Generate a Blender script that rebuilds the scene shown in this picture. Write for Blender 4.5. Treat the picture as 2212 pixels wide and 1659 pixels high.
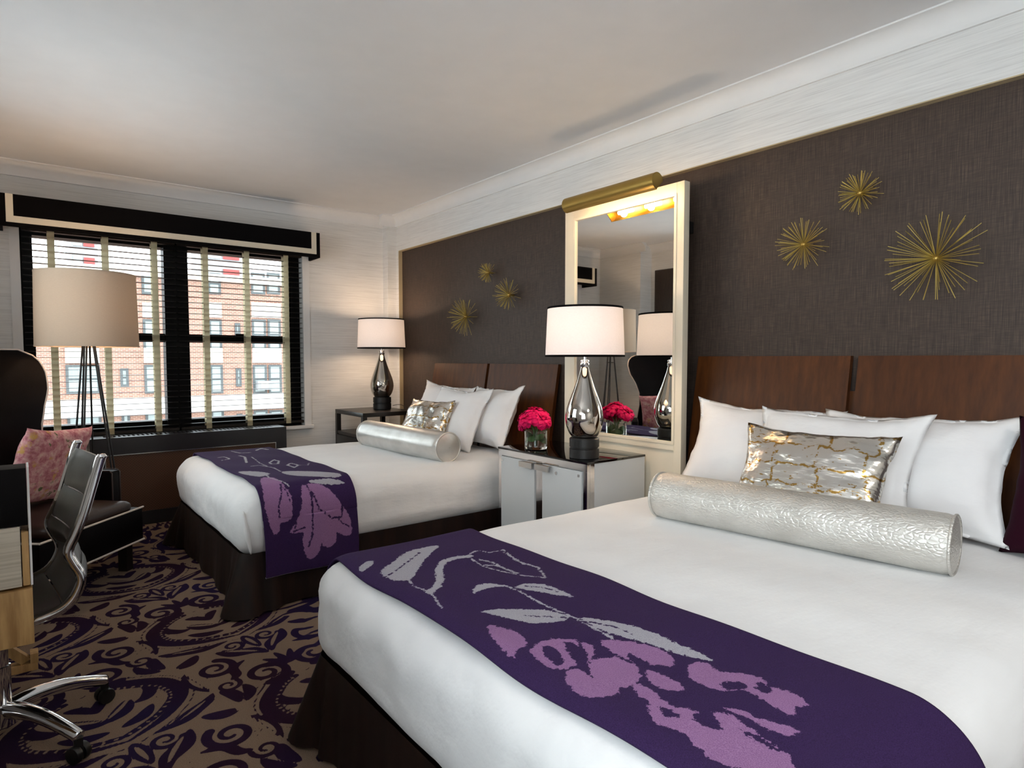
import bpy, bmesh, math, random
import numpy as np
from mathutils import Vector, Matrix, noise

for o in list(bpy.data.objects):
    bpy.data.objects.remove(o)
C = bpy.context.scene.collection
SC = bpy.context.scene
R = math.radians

# ------------------------------------------------------------------ camera
F, PX, PY, HZ, H = 1348.0, 1106.0, 845.0, 775.0, 1.22
PITCH = math.atan((PY - HZ) / F)
YAW = math.atan((PX - 40) / math.hypot(F, PY - HZ))
fw = np.array([math.sin(YAW), math.cos(YAW), 0])
rt = np.array([math.cos(YAW), -math.sin(YAW), 0])
up = np.array([0, 0, 1.0])
f3 = fw * math.cos(PITCH) - up * math.sin(PITCH)
u3 = up * math.cos(PITCH) + fw * math.sin(PITCH)
cam = bpy.data.cameras.new('camera')
cam.sensor_width = 36
cam.lens = 36 * F / 2212
cam.shift_y = (PY - 829.5) / 2212
cam.clip_start = 0.02
cam.clip_end = 300
co = bpy.data.objects.new('camera', cam)
C.objects.link(co)
co.matrix_world = Matrix(((rt[0], u3[0], -f3[0], 0), (rt[1], u3[1], -f3[1], 0), (rt[2], u3[2], -f3[2], H), (0, 0, 0, 1)))
SC.camera = co

# ------------------------------------------------------------------ world, exposure, big lights
world = bpy.data.worlds.new('overcast')
SC.world = world
world.use_nodes = True
bg = world.node_tree.nodes['Background']
bg.inputs[0].default_value = (0.86, 0.93, 1.0, 1)
bg.inputs[1].default_value = 4.5
SC.view_settings.view_transform = 'Standard'
SC.view_settings.look = 'None'
SC.view_settings.gamma = 1
SC.view_settings.use_curve_mapping = False
SC.view_settings.exposure = 0.85
FILL_CEILING_W = 10.0      # ceiling fixture added behind the camera for fill light
BULB_W = 4.2          # table lamp bulbs
FLOOR_BULB_W = 5.0
PICTURE_W = 0.6


# sampling portals in the seen window and the two added ones (they only guide the sky light, they emit nothing of their own)
XP = -.76
for loc, rx, sx, sy in (((1.0, 5.74, 1.385), R(-90), 1.95, 1.5), ((XP, -.325, 1.45), 'x', 2.15, 1.5), ((XP, 3.475, 1.6), 'x', 1.55, 1.3)):
    ld = bpy.data.lights.new('window_portal', 'AREA')
    ld.shape = 'RECTANGLE'
    ld.size, ld.size_y = sx, sy
    ld.cycles.is_portal = True
    lo = bpy.data.objects.new('window_portal', ld)
    C.objects.link(lo)
    lo.location = loc
    lo.rotation_euler = (rx, 0, 0) if rx != 'x' else (R(90), 0, R(-90))


def ray(u, v):
    return f3 + rt * (u - PX) / F - u3 * (v - PY) / F


def onz(u, v, z):
    r = ray(u, v)
    return r * ((z - H) / r[2]) + np.array([0, 0, H])


def onx(u, v, x):
    r = ray(u, v)
    return r * (x / r[0]) + np.array([0, 0, H])


def ony(u, v, y):
    r = ray(u, v)
    return r * (y / r[1]) + np.array([0, 0, H])


# ------------------------------------------------------------------ materials
def lin(c):
    return tuple((x / 255 / 12.92) if x / 255 <= 0.04045 else ((x / 255 + 0.055) / 1.055) ** 2.4 for x in c)


MATS = {}


class Nodes:
    def __init__(s, name):
        s.m = bpy.data.materials.new(name)
        s.m.use_nodes = True
        s.t = s.m.node_tree
        s.n = s.t.nodes
        s.b = s.n['Principled BSDF']
        s.out = s.n['Material Output']
        MATS[name] = s.m

    def add(s, ty, **kw):
        n = s.n.new(ty)
        for k, v in kw.items():
            setattr(n, k, v)
        return n

    def link(s, a, b):
        s.t.links.new(a, b)

    def coords(s, scale=(1, 1, 1), kind='Position', rot=(0, 0, 0)):
        if kind == 'Position':
            src = s.add('ShaderNodeNewGeometry').outputs['Position']
        else:
            src = s.add('ShaderNodeTexCoord').outputs['Object']
        mp = s.add('ShaderNodeMapping')
        mp.inputs['Scale'].default_value = scale
        mp.inputs['Rotation'].default_value = rot
        s.link(src, mp.inputs[0])
        return mp.outputs[0]

    def noise(s, vec, scale=5, detail=3, rough=0.5):
        n = s.add('ShaderNodeTexNoise')
        n.inputs['Scale'].default_value = scale
        n.inputs['Detail'].default_value = detail
        n.inputs['Roughness'].default_value = rough
        s.link(vec, n.inputs['Vector'])
        return n.outputs['Fac']

    def ramp(s, fac, stops):
        r = s.add('ShaderNodeValToRGB')
        e = r.color_ramp.elements
        while len(e) < len(stops):
            e.new(0.5)
        for i, (p, c) in enumerate(stops):
            e[i].position = p
            e[i].color = (*c, 1)
        s.link(fac, r.inputs[0])
        return r.outputs[0]

    def mix(s, fac, a, b):
        m = s.add('ShaderNodeMix', data_type='RGBA')
        for i, v in ((0, fac), (6, a), (7, b)):
            if hasattr(v, 'is_linked'):
                s.link(v, m.inputs[i])
            elif i == 0:
                m.inputs[0].default_value = v
            else:
                m.inputs[i].default_value = (*v, 1)
        return m.outputs[2]

    def math(s, op, a, b=0.0):
        m = s.add('ShaderNodeMath', operation=op)
        for i, v in ((0, a), (1, b)):
            if hasattr(v, 'is_linked'):
                s.link(v, m.inputs[i])
            else:
                m.inputs[i].default_value = v
        return m.outputs[0]

    def bump(s, h, strength=0.3, dist=0.002):
        b = s.add('ShaderNodeBump')
        b.inputs['Strength'].default_value = strength
        b.inputs['Distance'].default_value = dist
        s.link(h, b.inputs['Height'])
        s.link(b.outputs[0], s.b.inputs['Normal'])

    def set(s, **kw):
        names = dict(color='Base Color', rough='Roughness', metal='Metallic', spec='Specular IOR Level',
                     sheen='Sheen Weight', sheen_rough='Sheen Roughness', coat='Coat Weight', trans='Transmission Weight', ior='IOR')
        for k, v in kw.items():
            i = s.b.inputs[names[k]]
            if hasattr(v, 'is_linked'):
                s.link(v, i)
            elif k == 'color':
                i.default_value = (*v, 1)
            else:
                i.default_value = v
        return s


def simple(name, rgb, rough=0.5, metal=0.0, spec=0.5, var=0.06, vscale=6.0, bump=0.0, bscale=80, **kw):
    s = Nodes(name)
    c = lin(rgb)
    v = s.coords(kind='Object')
    n = s.noise(v, vscale, 3)
    s.set(color=s.ramp(n, [(0.25, tuple(x * (1 - var) for x in c)), (0.75, tuple(min(1, x * (1 + var)) for x in c))]),
          rough=rough, metal=metal, spec=spec, **kw)
    if bump:
        s.bump(s.noise(v, bscale, 2), bump, 0.003)
    return s.m


def build_materials():
    # pale grasscloth wallpaper, horizontal fibres
    s = Nodes('wallpaper')
    v = s.coords((3, 3, 170))
    n = s.noise(v, 1.0, 4, 0.6)
    v2 = s.coords((9, 9, 420))
    n2 = s.noise(v2, 1.0, 2)
    nn = s.math('ADD', s.math('MULTIPLY', n, 0.65), s.math('MULTIPLY', n2, 0.35))
    s.set(color=s.ramp(nn, [(0.3, lin((202, 200, 198))), (0.5, lin((222, 221, 219))), (0.72, lin((234, 233, 231)))]), rough=0.75, spec=0.25)
    s.bump(nn, 0.25, 0.002)
    # dark brown woven wallcovering
    s = Nodes('brown_weave')
    a = s.noise(s.coords((330, 330, 9)), 1.0, 1)
    b = s.noise(s.coords((25, 25, 420)), 1.0, 1)
    nn = s.math('ADD', s.math('MULTIPLY', a, 0.65), s.math('MULTIPLY', b, 0.35))
    s.set(color=s.ramp(nn, [(0.3, lin((46, 35, 29))), (0.52, lin((64, 51, 43))), (0.72, lin((85, 69, 59)))]), rough=0.6, spec=0.4)
    s.bump(nn, 0.4, 0.002)
    simple('ceiling_paint', (226, 226, 227), 0.9, spec=0.1, var=0.02)
    simple('white_paint', (228, 227, 226), 0.55, spec=0.3, var=0.02)
    simple('cream_lacquer', (218, 208, 188), 0.4, var=0.03)
    simple('bronze_trim', (190, 172, 138), 0.4, metal=0.2, var=0.05)
    # carpet, pattern carried by the mesh attribute 'pattern' (distance to the woven figure in metres)
    s = Nodes('carpet')
    at = s.add('ShaderNodeAttribute', attribute_name='pattern')
    tuft = s.noise(s.coords((420, 420, 420)), 1.0, 2)
    d = s.math('ADD', at.outputs['Fac'], s.math('MULTIPLY', s.math('SUBTRACT', tuft, 0.5), 0.006))
    st = s.math('GREATER_THAN', d, 0.0)
    big = s.noise(s.coords((1.2, 1.2, 1.2)), 1.0, 2)
    ground = s.ramp(tuft, [(0.25, lin((104, 86, 73))), (0.75, lin((146, 125, 107)))])
    fig = s.mix(s.ramp(big, [(0.4, (0, 0, 0)), (0.6, (1, 1, 1))]), lin((40, 20, 36)), lin((34, 24, 54)))
    s.set(color=s.mix(st, ground, fig), rough=0.95, spec=0.05)
    s.bump(tuft, 0.7, 0.004)
    # bedding
    s = Nodes('white_sheet')
    v = s.coords(kind='Object')
    w = s.noise(s.coords((2.2, 7, 7), kind='Object'), 1.6, 4)
    s.set(color=s.ramp(s.noise(v, 3, 2), [(0.3, lin((231, 231, 232))), (0.7, lin((240, 240, 240)))]), rough=0.8, spec=0.2, sheen=0.1)
    s.bump(s.math('ADD', w, s.math('MULTIPLY', s.noise(v, 90, 2), 0.05)), 0.35, 0.02)
    s = Nodes('pillow_cotton')
    v = s.coords(kind='Object')
    s.set(color=s.ramp(s.noise(v, 4, 2), [(0.3, lin((231, 229, 230))), (0.7, lin((240, 239, 239)))]), rough=0.8, spec=0.2, sheen=0.1)
    s.bump(s.noise(s.coords((5, 5, 9), kind='Object'), 2.0, 4), 0.4, 0.012)
    # runner: attributes petal / leaf are signed distances in metres
    s = Nodes('runner_knit')
    fine = s.noise(s.coords((75, 75, 75)), 1.0, 4, 0.75)
    jit = s.math('MULTIPLY', s.math('SUBTRACT', fine, 0.5), 0.03)
    p = s.math('GREATER_THAN', s.math('ADD', s.add('ShaderNodeAttribute', attribute_name='petal').outputs['Fac'], jit), 0.0)
    l = s.math('GREATER_THAN', s.math('ADD', s.add('ShaderNodeAttribute', attribute_name='leaf').outputs['Fac'], jit), 0.0)
    yarn = s.noise(s.coords((500, 500, 500)), 1.0, 1)
    base = s.ramp(yarn, [(0.3, lin((42, 25, 62))), (0.7, lin((58, 38, 80)))])
    pet = s.ramp(yarn, [(0.3, lin((128, 90, 132))), (0.7, lin((156, 117, 158)))])
    lf = s.ramp(yarn, [(0.3, lin((146, 144, 154))), (0.7, lin((178, 176, 184)))])
    s.set(color=s.mix(l, s.mix(p, base, pet), lf), rough=0.85, spec=0.15)
    s.bump(yarn, 0.5, 0.003)
    simple('runner_hem', (188, 184, 196), 0.8)
    # skirt velvet
    s = Nodes('brown_velvet')
    v = s.coords((14, 14, 2), kind='Object')
    s.set(color=s.ramp(s.noise(v, 1.5, 3), [(0.3, lin((19, 11, 8))), (0.7, lin((36, 21, 15)))]), rough=0.6, spec=0.2)
    # wood of the headboards
    s = Nodes('headboard_wood')
    v = s.coords((10, 10, 1.2), kind='Object')
    n = s.noise(v, 3.0, 5, 0.6)
    n2 = s.noise(s.coords((1, 3.3, .1), kind='Object'), 1.3, 0)
    c1 = s.ramp(n, [(0.3, lin((64, 32, 10))), (0.7, lin((96, 54, 20)))])
    s.set(color=s.mix(s.math('MULTIPLY', n2, 0.45), c1, lin((58, 30, 16))), rough=0.4, spec=0.2)
    # silver cushions
    s = Nodes('silver_fabric')
    v = s.coords(kind='Object')
    vo = s.add('ShaderNodeTexVoronoi', feature='DISTANCE_TO_EDGE')
    vo.inputs['Scale'].default_value = 95
    s.link(s.coords((1, 0.6, 1), kind='Object'), vo.inputs['Vector'])
    s.set(color=s.ramp(s.noise(v, 9, 3), [(0.3, lin((206, 202, 195))), (0.7, lin((228, 225, 219)))]), rough=0.4, metal=0.6)
    s.bump(s.math('MINIMUM', vo.outputs['Distance'], 0.25), 0.5, 0.009)
    s = Nodes('satin_silver')
    v = s.coords(kind='Object')
    s.set(color=s.ramp(s.noise(v, 9, 3), [(0.3, lin((205, 202, 196))), (0.7, lin((226, 224, 220)))]), rough=0.33, metal=0.7)
    s.bump(s.noise(s.coords((10, 3, 10), kind='Object'), 1.5, 3), 0.3, 0.01)
    s = Nodes('gold_foil')
    v = s.coords(kind='Object')
    br = s.add('ShaderNodeTexBrick', offset=0.12)
    br.inputs['Scale'].default_value = 3.1
    br.inputs['Mortar Size'].default_value = 0.02
    br.inputs['Mortar Smooth'].default_value = 0.6
    warp = s.add('ShaderNodeTexNoise')
    warp.inputs['Scale'].default_value = 14
    warp.inputs['Detail'].default_value = 4
    s.link(v, warp.inputs['Vector'])
    vm = s.add('ShaderNodeVectorMath', operation='MULTIPLY_ADD')
    s.link(warp.outputs['Color'], vm.inputs[0])
    vm.inputs[1].default_value = (0.09, 0.09, 0.09)
    sep = s.add('ShaderNodeSeparateXYZ')
    s.link(v, sep.inputs[0])
    comb = s.add('ShaderNodeCombineXYZ')
    s.link(sep.outputs[1], comb.inputs[0])
    s.link(sep.outputs[2], comb.inputs[1])
    s.link(comb.outputs[0], vm.inputs[2])
    s.link(vm.outputs[0], br.inputs['Vector'])
    sp = s.noise(s.coords((30, 30, 70), kind='Object'), 1.0, 4, 0.7)
    band = s.noise(s.coords((4, 4, 4), kind='Object'), 1.0, 2)
    spk = s.math('GREATER_THAN', s.math('ADD', sp, s.math('MULTIPLY', band, 0.3)), 0.79)
    g = s.math('MAXIMUM', s.math('MULTIPLY', br.outputs['Fac'], s.math('GREATER_THAN', sp, 0.46)), spk)
    s.set(color=s.mix(g, lin((214, 210, 203)), lin((168, 132, 66))), rough=0.24, metal=0.92)
    s.bump(s.noise(s.coords((9, 5, 12), kind='Object'), 1.5, 3), 0.6, 0.02)
    simple('plum_velvet', (40, 5, 22), 0.75, spec=0.1)
    # metals
    simple('chrome', (225, 226, 228), 0.07, metal=1.0, var=0.01)
    simple('brushed_steel', (200, 200, 198), 0.25, metal=1.0, var=0.02)
    simple('brass', (176, 146, 78), 0.32, metal=0.85, var=0.08)
    simple('gold_rod', (196, 172, 92), 0.35, metal=0.8, var=0.05)
    simple('mercury_glass', (196, 190, 182), 0.06, metal=1.0, var=0.04)
    simple('black_lacquer', (6, 5, 6), 0.5, spec=0.12, var=0.1)
    simple('black_satin', (20, 18, 18), 0.45, var=0.1)
    simple('black_fabric', (9, 7, 8), 0.9, spec=0.1, var=0.1)
    simple('black_glass', (8, 6, 6), 0.03, spec=0.9, var=0.02)
    simple('espresso_wood', (28, 22, 18), 0.35, var=0.15)
    simple('black_frame', (9, 8, 8), 0.5, spec=0.12, var=0.1)
    simple('radiator_black', (34, 33, 36), 0.3, var=0.06)
    simple('white_lacquer', (205, 206, 206), 0.22, var=0.01)
    simple('mirror_silver', (232, 234, 233), 0.015, metal=1.0, var=0.0)
    s = Nodes('radiator_mesh')
    v = s.coords((1, 1, 1))
    ck = s.add('ShaderNodeTexVoronoi', feature='F1', distance='CHEBYCHEV')
    ck.inputs['Scale'].default_value = 75
    ck.inputs['Randomness'].default_value = 0.0
    s.link(s.coords((1, 0.2, 1), rot=(0, R(45), 0)), ck.inputs['Vector'])
    s.set(color=s.ramp(ck.outputs['Distance'], [(0.25, lin((24, 15, 10))), (0.45, lin((96, 66, 48)))]), rough=0.45, metal=0.3)
    # glass
    s = Nodes('window_glass')
    tr = s.add('ShaderNodeBsdfTransparent')
    tr.inputs[0].default_value = (0.93, 0.95, 0.94, 1)
    gl = s.add('ShaderNodeBsdfGlossy')
    gl.inputs['Roughness'].default_value = 0.0
    fr = s.add('ShaderNodeFresnel')
    fr.inputs[0].default_value = 1.3
    mx = s.add('ShaderNodeMixShader')
    s.link(fr.outputs[0], mx.inputs[0])
    s.link(tr.outputs[0], mx.inputs[1])
    s.link(gl.outputs[0], mx.inputs[2])
    s.link(mx.outputs[0], s.out.inputs[0])
    s = Nodes('vase_glass')
    s.set(color=(0.94, 0.97, 0.95), rough=0.0, trans=1.0, ior=1.45)
    # lamp shades: cloth that lets the bulb shine through
    for nm, rgb, tr_ in (('shade_cloth', (244, 238, 240), 0.105), ('tan_shade_cloth', (190, 170, 150), 0.045), ('blind_tape', (222, 212, 178), 0.45)):
        s = Nodes(nm)
        c = s.ramp(s.noise(s.coords((90, 90, 400), kind='Object'), 1.0, 2), [(0.3, tuple(x * .95 for x in lin(rgb))), (0.7, lin(rgb))])
        df = s.add('ShaderNodeBsdfDiffuse')
        tl = s.add('ShaderNodeBsdfTranslucent')
        s.link(c, df.inputs[0])
        s.link(c, tl.inputs[0])
        mx = s.add('ShaderNodeMixShader')
        mx.inputs[0].default_value = tr_
        s.link(df.outputs[0], mx.inputs[1])
        s.link(tl.outputs[0], mx.inputs[2])
        s.link(mx.outputs[0], s.out.inputs[0])
    for nm, col, st_ in (('bulb_glow', (1.0, 0.72, 0.42), 14.0), ('tube_glow', (1.0, 0.74, 0.40), 22.0), ('fill_glow', (1.0, 0.95, 0.88), 3.0)):
        s = Nodes(nm)
        s.set(color=(0.8, 0.8, 0.8))
        s.b.inputs['Emission Color'].default_value = (*col, 1)
        s.b.inputs['Emission Strength'].default_value = st_
    # blinds: dark stained wood
    simple('blind_slat', (36, 30, 26), 0.4, spec=0.3, var=0.15)
    # leathers and cloth
    simple('brown_leather', (46, 27, 18), 0.42, var=0.15, bump=0.2, bscale=160)
    simple('dark_leather', (9, 4, 5), 0.5, spec=0.12, var=0.15, bump=0.15, bscale=160)
    simple('grey_leather', (60, 56, 51), 0.33, var=0.08, bump=0.12, bscale=200)
    simple('white_piping', (214, 200, 188), 0.6)
    simple('black_plastic', (12, 12, 12), 0.4)
    simple('tag_cloth', (196, 180, 150), 0.8)
    s = Nodes('floral_cloth')
    v = s.coords(kind='Object')
    vo = s.add('ShaderNodeTexVoronoi', feature='SMOOTH_F1')
    vo.inputs['Scale'].default_value = 15
    s.link(v, vo.inputs['Vector'])
    n1 = s.noise(v, 24, 5, 0.7)
    n2 = s.noise(v, 15, 3, 0.6)
    c = s.ramp(n1, [(0.3, lin((150, 84, 92))), (0.43, lin((190, 118, 126))), (0.55, lin((214, 160, 158))), (0.7, lin((228, 200, 186)))])
    c = s.mix(s.ramp(n2, [(0.58, (0, 0, 0)), (0.68, (1, 1, 1))]), c, lin((206, 160, 92)))
    c = s.mix(s.ramp(s.noise(v, 26, 3), [(0.64, (0, 0, 0)), (0.7, (1, 1, 1))]), c, lin((112, 112, 78)))
    s.set(color=c, rough=0.85, spec=0.1)
    # desk
    s = Nodes('oak')
    v = s.coords((30, 30, 3))
    s.set(color=s.ramp(s.noise(v, 1.5, 4, 0.6), [(0.3, lin((150, 112, 66))), (0.7, lin((196, 158, 104)))]), rough=0.5)
    s = Nodes('pale_veneer')
    v = s.coords((3, 3, 180))
    s.set(color=s.ramp(s.noise(v, 1.0, 3), [(0.3, lin((176, 166, 148))), (0.7, lin((204, 195, 178)))]), rough=0.5)
    # flowers
    simple('peony_petal', (206, 6, 84), 0.6, spec=0.2, var=0.3, vscale=30)
    simple('leaf_green', (58, 92, 32), 0.5, var=0.3, vscale=20)
    # outdoors
    s = Nodes('facade_brick')
    bt = s.add('ShaderNodeTexBrick')
    bt.inputs['Scale'].default_value = 1.0
    bt.inputs['Brick Width'].default_value = 0.24
    bt.inputs['Row Height'].default_value = 0.09
    bt.inputs['Mortar Size'].default_value = 0.012
    bt.inputs['Color1'].default_value = (*lin((138, 98, 88)), 1)
    bt.inputs['Color2'].default_value = (*lin((160, 120, 107)), 1)
    bt.inputs['Mortar'].default_value = (*lin((186, 164, 150)), 1)
    sep = s.add('ShaderNodeSeparateXYZ')
    s.link(s.coords(), sep.inputs[0])
    cb = s.add('ShaderNodeCombineXYZ')
    s.link(sep.outputs[0], cb.inputs[0])
    s.link(sep.outputs[2], cb.inputs[1])
    s.link(cb.outputs[0], bt.inputs['Vector'])
    s.set(color=bt.outputs[0], rough=0.9)
    simple('limestone', (226, 222, 214), 0.9, var=0.04)
    simple('facade_frame', (84, 90, 94), 0.6)
    simple('facade_pane', (150, 164, 168), 0.1, spec=0.8, var=0.2, vscale=1)
    simple('tower_grey', (150, 152, 156), 0.9)
    simple('tower_red', (176, 74, 72), 0.9)
    simple('street_grey', (110, 110, 112), 0.9)


build_materials()


# ------------------------------------------------------------------ mesh helpers
def rootof(o):
    while o.parent:
        o = o.parent
    return o


def obj(name, V, Fc, mat, parent=None, smooth=False, local=False, bev=0.0):
    """One mesh object. Coordinates are world ones unless local (then in the root's frame)."""
    V = np.asarray(V, float).reshape(-1, 3)
    if parent is not None:
        if not local:
            V = V - np.array(rootof(parent).location)
        org = np.zeros(3)
    else:
        org = np.array([(V[:, 0].min() + V[:, 0].max()) / 2, (V[:, 1].min() + V[:, 1].max()) / 2, V[:, 2].min()])
        V = V - org
    me = bpy.data.meshes.new(name)
    me.from_pydata(V.tolist(), [], [list(map(int, f)) for f in Fc])
    if bev:
        bm = bmesh.new()
        bm.from_mesh(me)
        bmesh.ops.bevel(bm, geom=[e for e in bm.edges if e.calc_face_angle(0) > 0.6], offset=bev, segments=2, profile=0.7, affect='EDGES')
        bm.to_mesh(me)
        bm.free()
    if smooth:
        me.shade_smooth()
        if smooth != 'all':
            me.set_sharp_from_angle(angle=R(38))
    me.materials.append(MATS[mat])
    o = bpy.data.objects.new(name, me)
    C.objects.link(o)
    o.location = org
    if parent is not None:
        o.parent = parent
    return o


def tag(o, label, cat, group=None):
    o['label'] = label
    o['category'] = cat
    if group:
        o['group'] = group
    return o


def thing(name, label, cat, loc, rotz=0.0, group=None):
    o = bpy.data.objects.new(name, None)
    o.empty_display_size = 0.1
    C.objects.link(o)
    o.location = loc
    o.rotation_euler = (0, 0, rotz)
    return tag(o, label, cat, group)


def struct(o):
    o['kind'] = 'structure'
    return o


def boxg(x0, x1, y0, y1, z0, z1):
    V = [(x0, y0, z0), (x1, y0, z0), (x1, y1, z0), (x0, y1, z0), (x0, y0, z1), (x1, y0, z1), (x1, y1, z1), (x0, y1, z1)]
    Fc = [(0, 3, 2, 1), (4, 5, 6, 7), (0, 1, 5, 4), (1, 2, 6, 5), (2, 3, 7, 6), (3, 0, 4, 7)]
    return V, Fc


def box(name, b, mat, parent=None, bev=0.0, local=False):
    V, Fc = boxg(*b)
    return obj(name, V, Fc, mat, parent, smooth=bool(bev), local=local, bev=bev)


def join(parts):
    V, Fc = [], []
    for v, f in parts:
        k = len(V)
        V += [tuple(p) for p in v]
        Fc += [tuple(i + k for i in q) for q in f]
    return V, Fc


def lathe(prof, c=(0, 0, 0), n=40, cap0=True, cap1=True):
    V, Fc = [], []
    for r, z in prof:
        for i in range(n):
            a = 2 * math.pi * i / n
            V.append((c[0] + r * math.cos(a), c[1] + r * math.sin(a), c[2] + z))
    for k in range(len(prof) - 1):
        for i in range(n):
            j = (i + 1) % n
            Fc.append((k * n + i, k * n + j, (k + 1) * n + j, (k + 1) * n + i))
    if cap0:
        Fc.append(tuple(range(n))[::-1])
    if cap1:
        Fc.append(tuple((len(prof) - 1) * n + i for i in range(n)))
    return V, Fc


def tube(pts, r, n=8, cap=True, squash=None):
    P = [np.array(p, float) for p in pts]
    rr = r if hasattr(r, '__len__') else [r] * len(P)
    V, Fc = [], []
    prevx = None
    for i, p in enumerate(P):
        t = P[min(i + 1, len(P) - 1)] - P[max(i - 1, 0)]
        t = t / (np.linalg.norm(t) + 1e-12)
        if prevx is None:
            a = np.array([0, 0, 1.0]) if abs(t[2]) < 0.9 else np.array([1.0, 0, 0])
            xx = np.cross(a, t)
        else:
            xx = prevx - t * (prevx @ t)
        xx = xx / (np.linalg.norm(xx) + 1e-12)
        prevx = xx
        yy = np.cross(t, xx)
        for k in range(n):
            a = 2 * math.pi * k / n
            q = p + rr[i] * (xx * math.cos(a) + yy * math.sin(a) * (squash or 1))
            V.append(tuple(q))
    for i in range(len(P) - 1):
        for k in range(n):
            j = (k + 1) % n
            Fc.append((i * n + k, i * n + j, (i + 1) * n + j, (i + 1) * n + k))
    if cap:
        Fc.append(tuple(range(n))[::-1])
        Fc.append(tuple((len(P) - 1) * n + k for k in range(n)))
    return V, Fc


def spline(pts, n=8):
    P = [np.array(p, float) for p in pts]
    out = []
    for i in range(len(P) - 1):
        p0, p1, p2, p3 = P[max(i - 1, 0)], P[i], P[i + 1], P[min(i + 2, len(P) - 1)]
        for k in range(n):
            t = k / n
            out.append(0.5 * (2 * p1 + (p2 - p0) * t + (2 * p0 - 5 * p1 + 4 * p2 - p3) * t * t + (3 * p1 - p0 - 3 * p2 + p3) * t ** 3))
    out.append(P[-1])
    return out


def gridg(fn, nu, nv, closed_u=False):
    V = [fn(i / (nu - (0 if closed_u else 1)), j / (nv - 1)) for j in range(nv) for i in range(nu)]
    Fc = []
    for j in range(nv - 1):
        for i in range(nu if closed_u else nu - 1):
            k = (i + 1) % nu
            Fc.append((j * nu + i, j * nu + k, (j + 1) * nu + k, (j + 1) * nu + i))
    return V, Fc


def extrude_y(prof, y0, y1):
    """prof: closed list of (x,z), extruded along y."""
    n = len(prof)
    V = [(x, y0, z) for x, z in prof] + [(x, y1, z) for x, z in prof]
    Fc = [(i, (i + 1) % n, n + (i + 1) % n, n + i) for i in range(n)] + [tuple(range(n))[::-1], tuple(range(n, 2 * n))]
    return V, Fc


def extrude_x(prof, x0, x1):
    """prof: closed list of (y,z), extruded along x."""
    n = len(prof)
    V = [(x0, y, z) for y, z in prof] + [(x1, y, z) for y, z in prof]
    Fc = [(i, (i + 1) % n, n + (i + 1) % n, n + i) for i in range(n)] + [tuple(range(n))[::-1], tuple(range(n, 2 * n))]
    return V, Fc


def fbm(p, s=1.0):
    return noise.fractal(Vector(p) * s, 1.0, 2.0, 3)


# ------------------------------------------------------------------ room shell
YW, XB, XS = 5.5, 2.90, 2.86        # window wall, brown wall, white wallpaper plane of the headboard wall
XL0, XL1, YP = -0.37, -0.57, 4.85   # left wall near the window, left wall beyond, where it steps
YB = -1.9                            # wall behind the camera
ZC = 2.56
WX0, WX1, WZ0, WZ1 = 0.03, 1.985, 0.63, 2.14
RW3 = (2.7, 4.25, .95, 2.25)          # added window, unseen on the left wall, fill daylight for the far side
RW = (-1.4, .75, .7, 2.2)              # added window, unseen on the left wall, fill daylight for the near side


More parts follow.
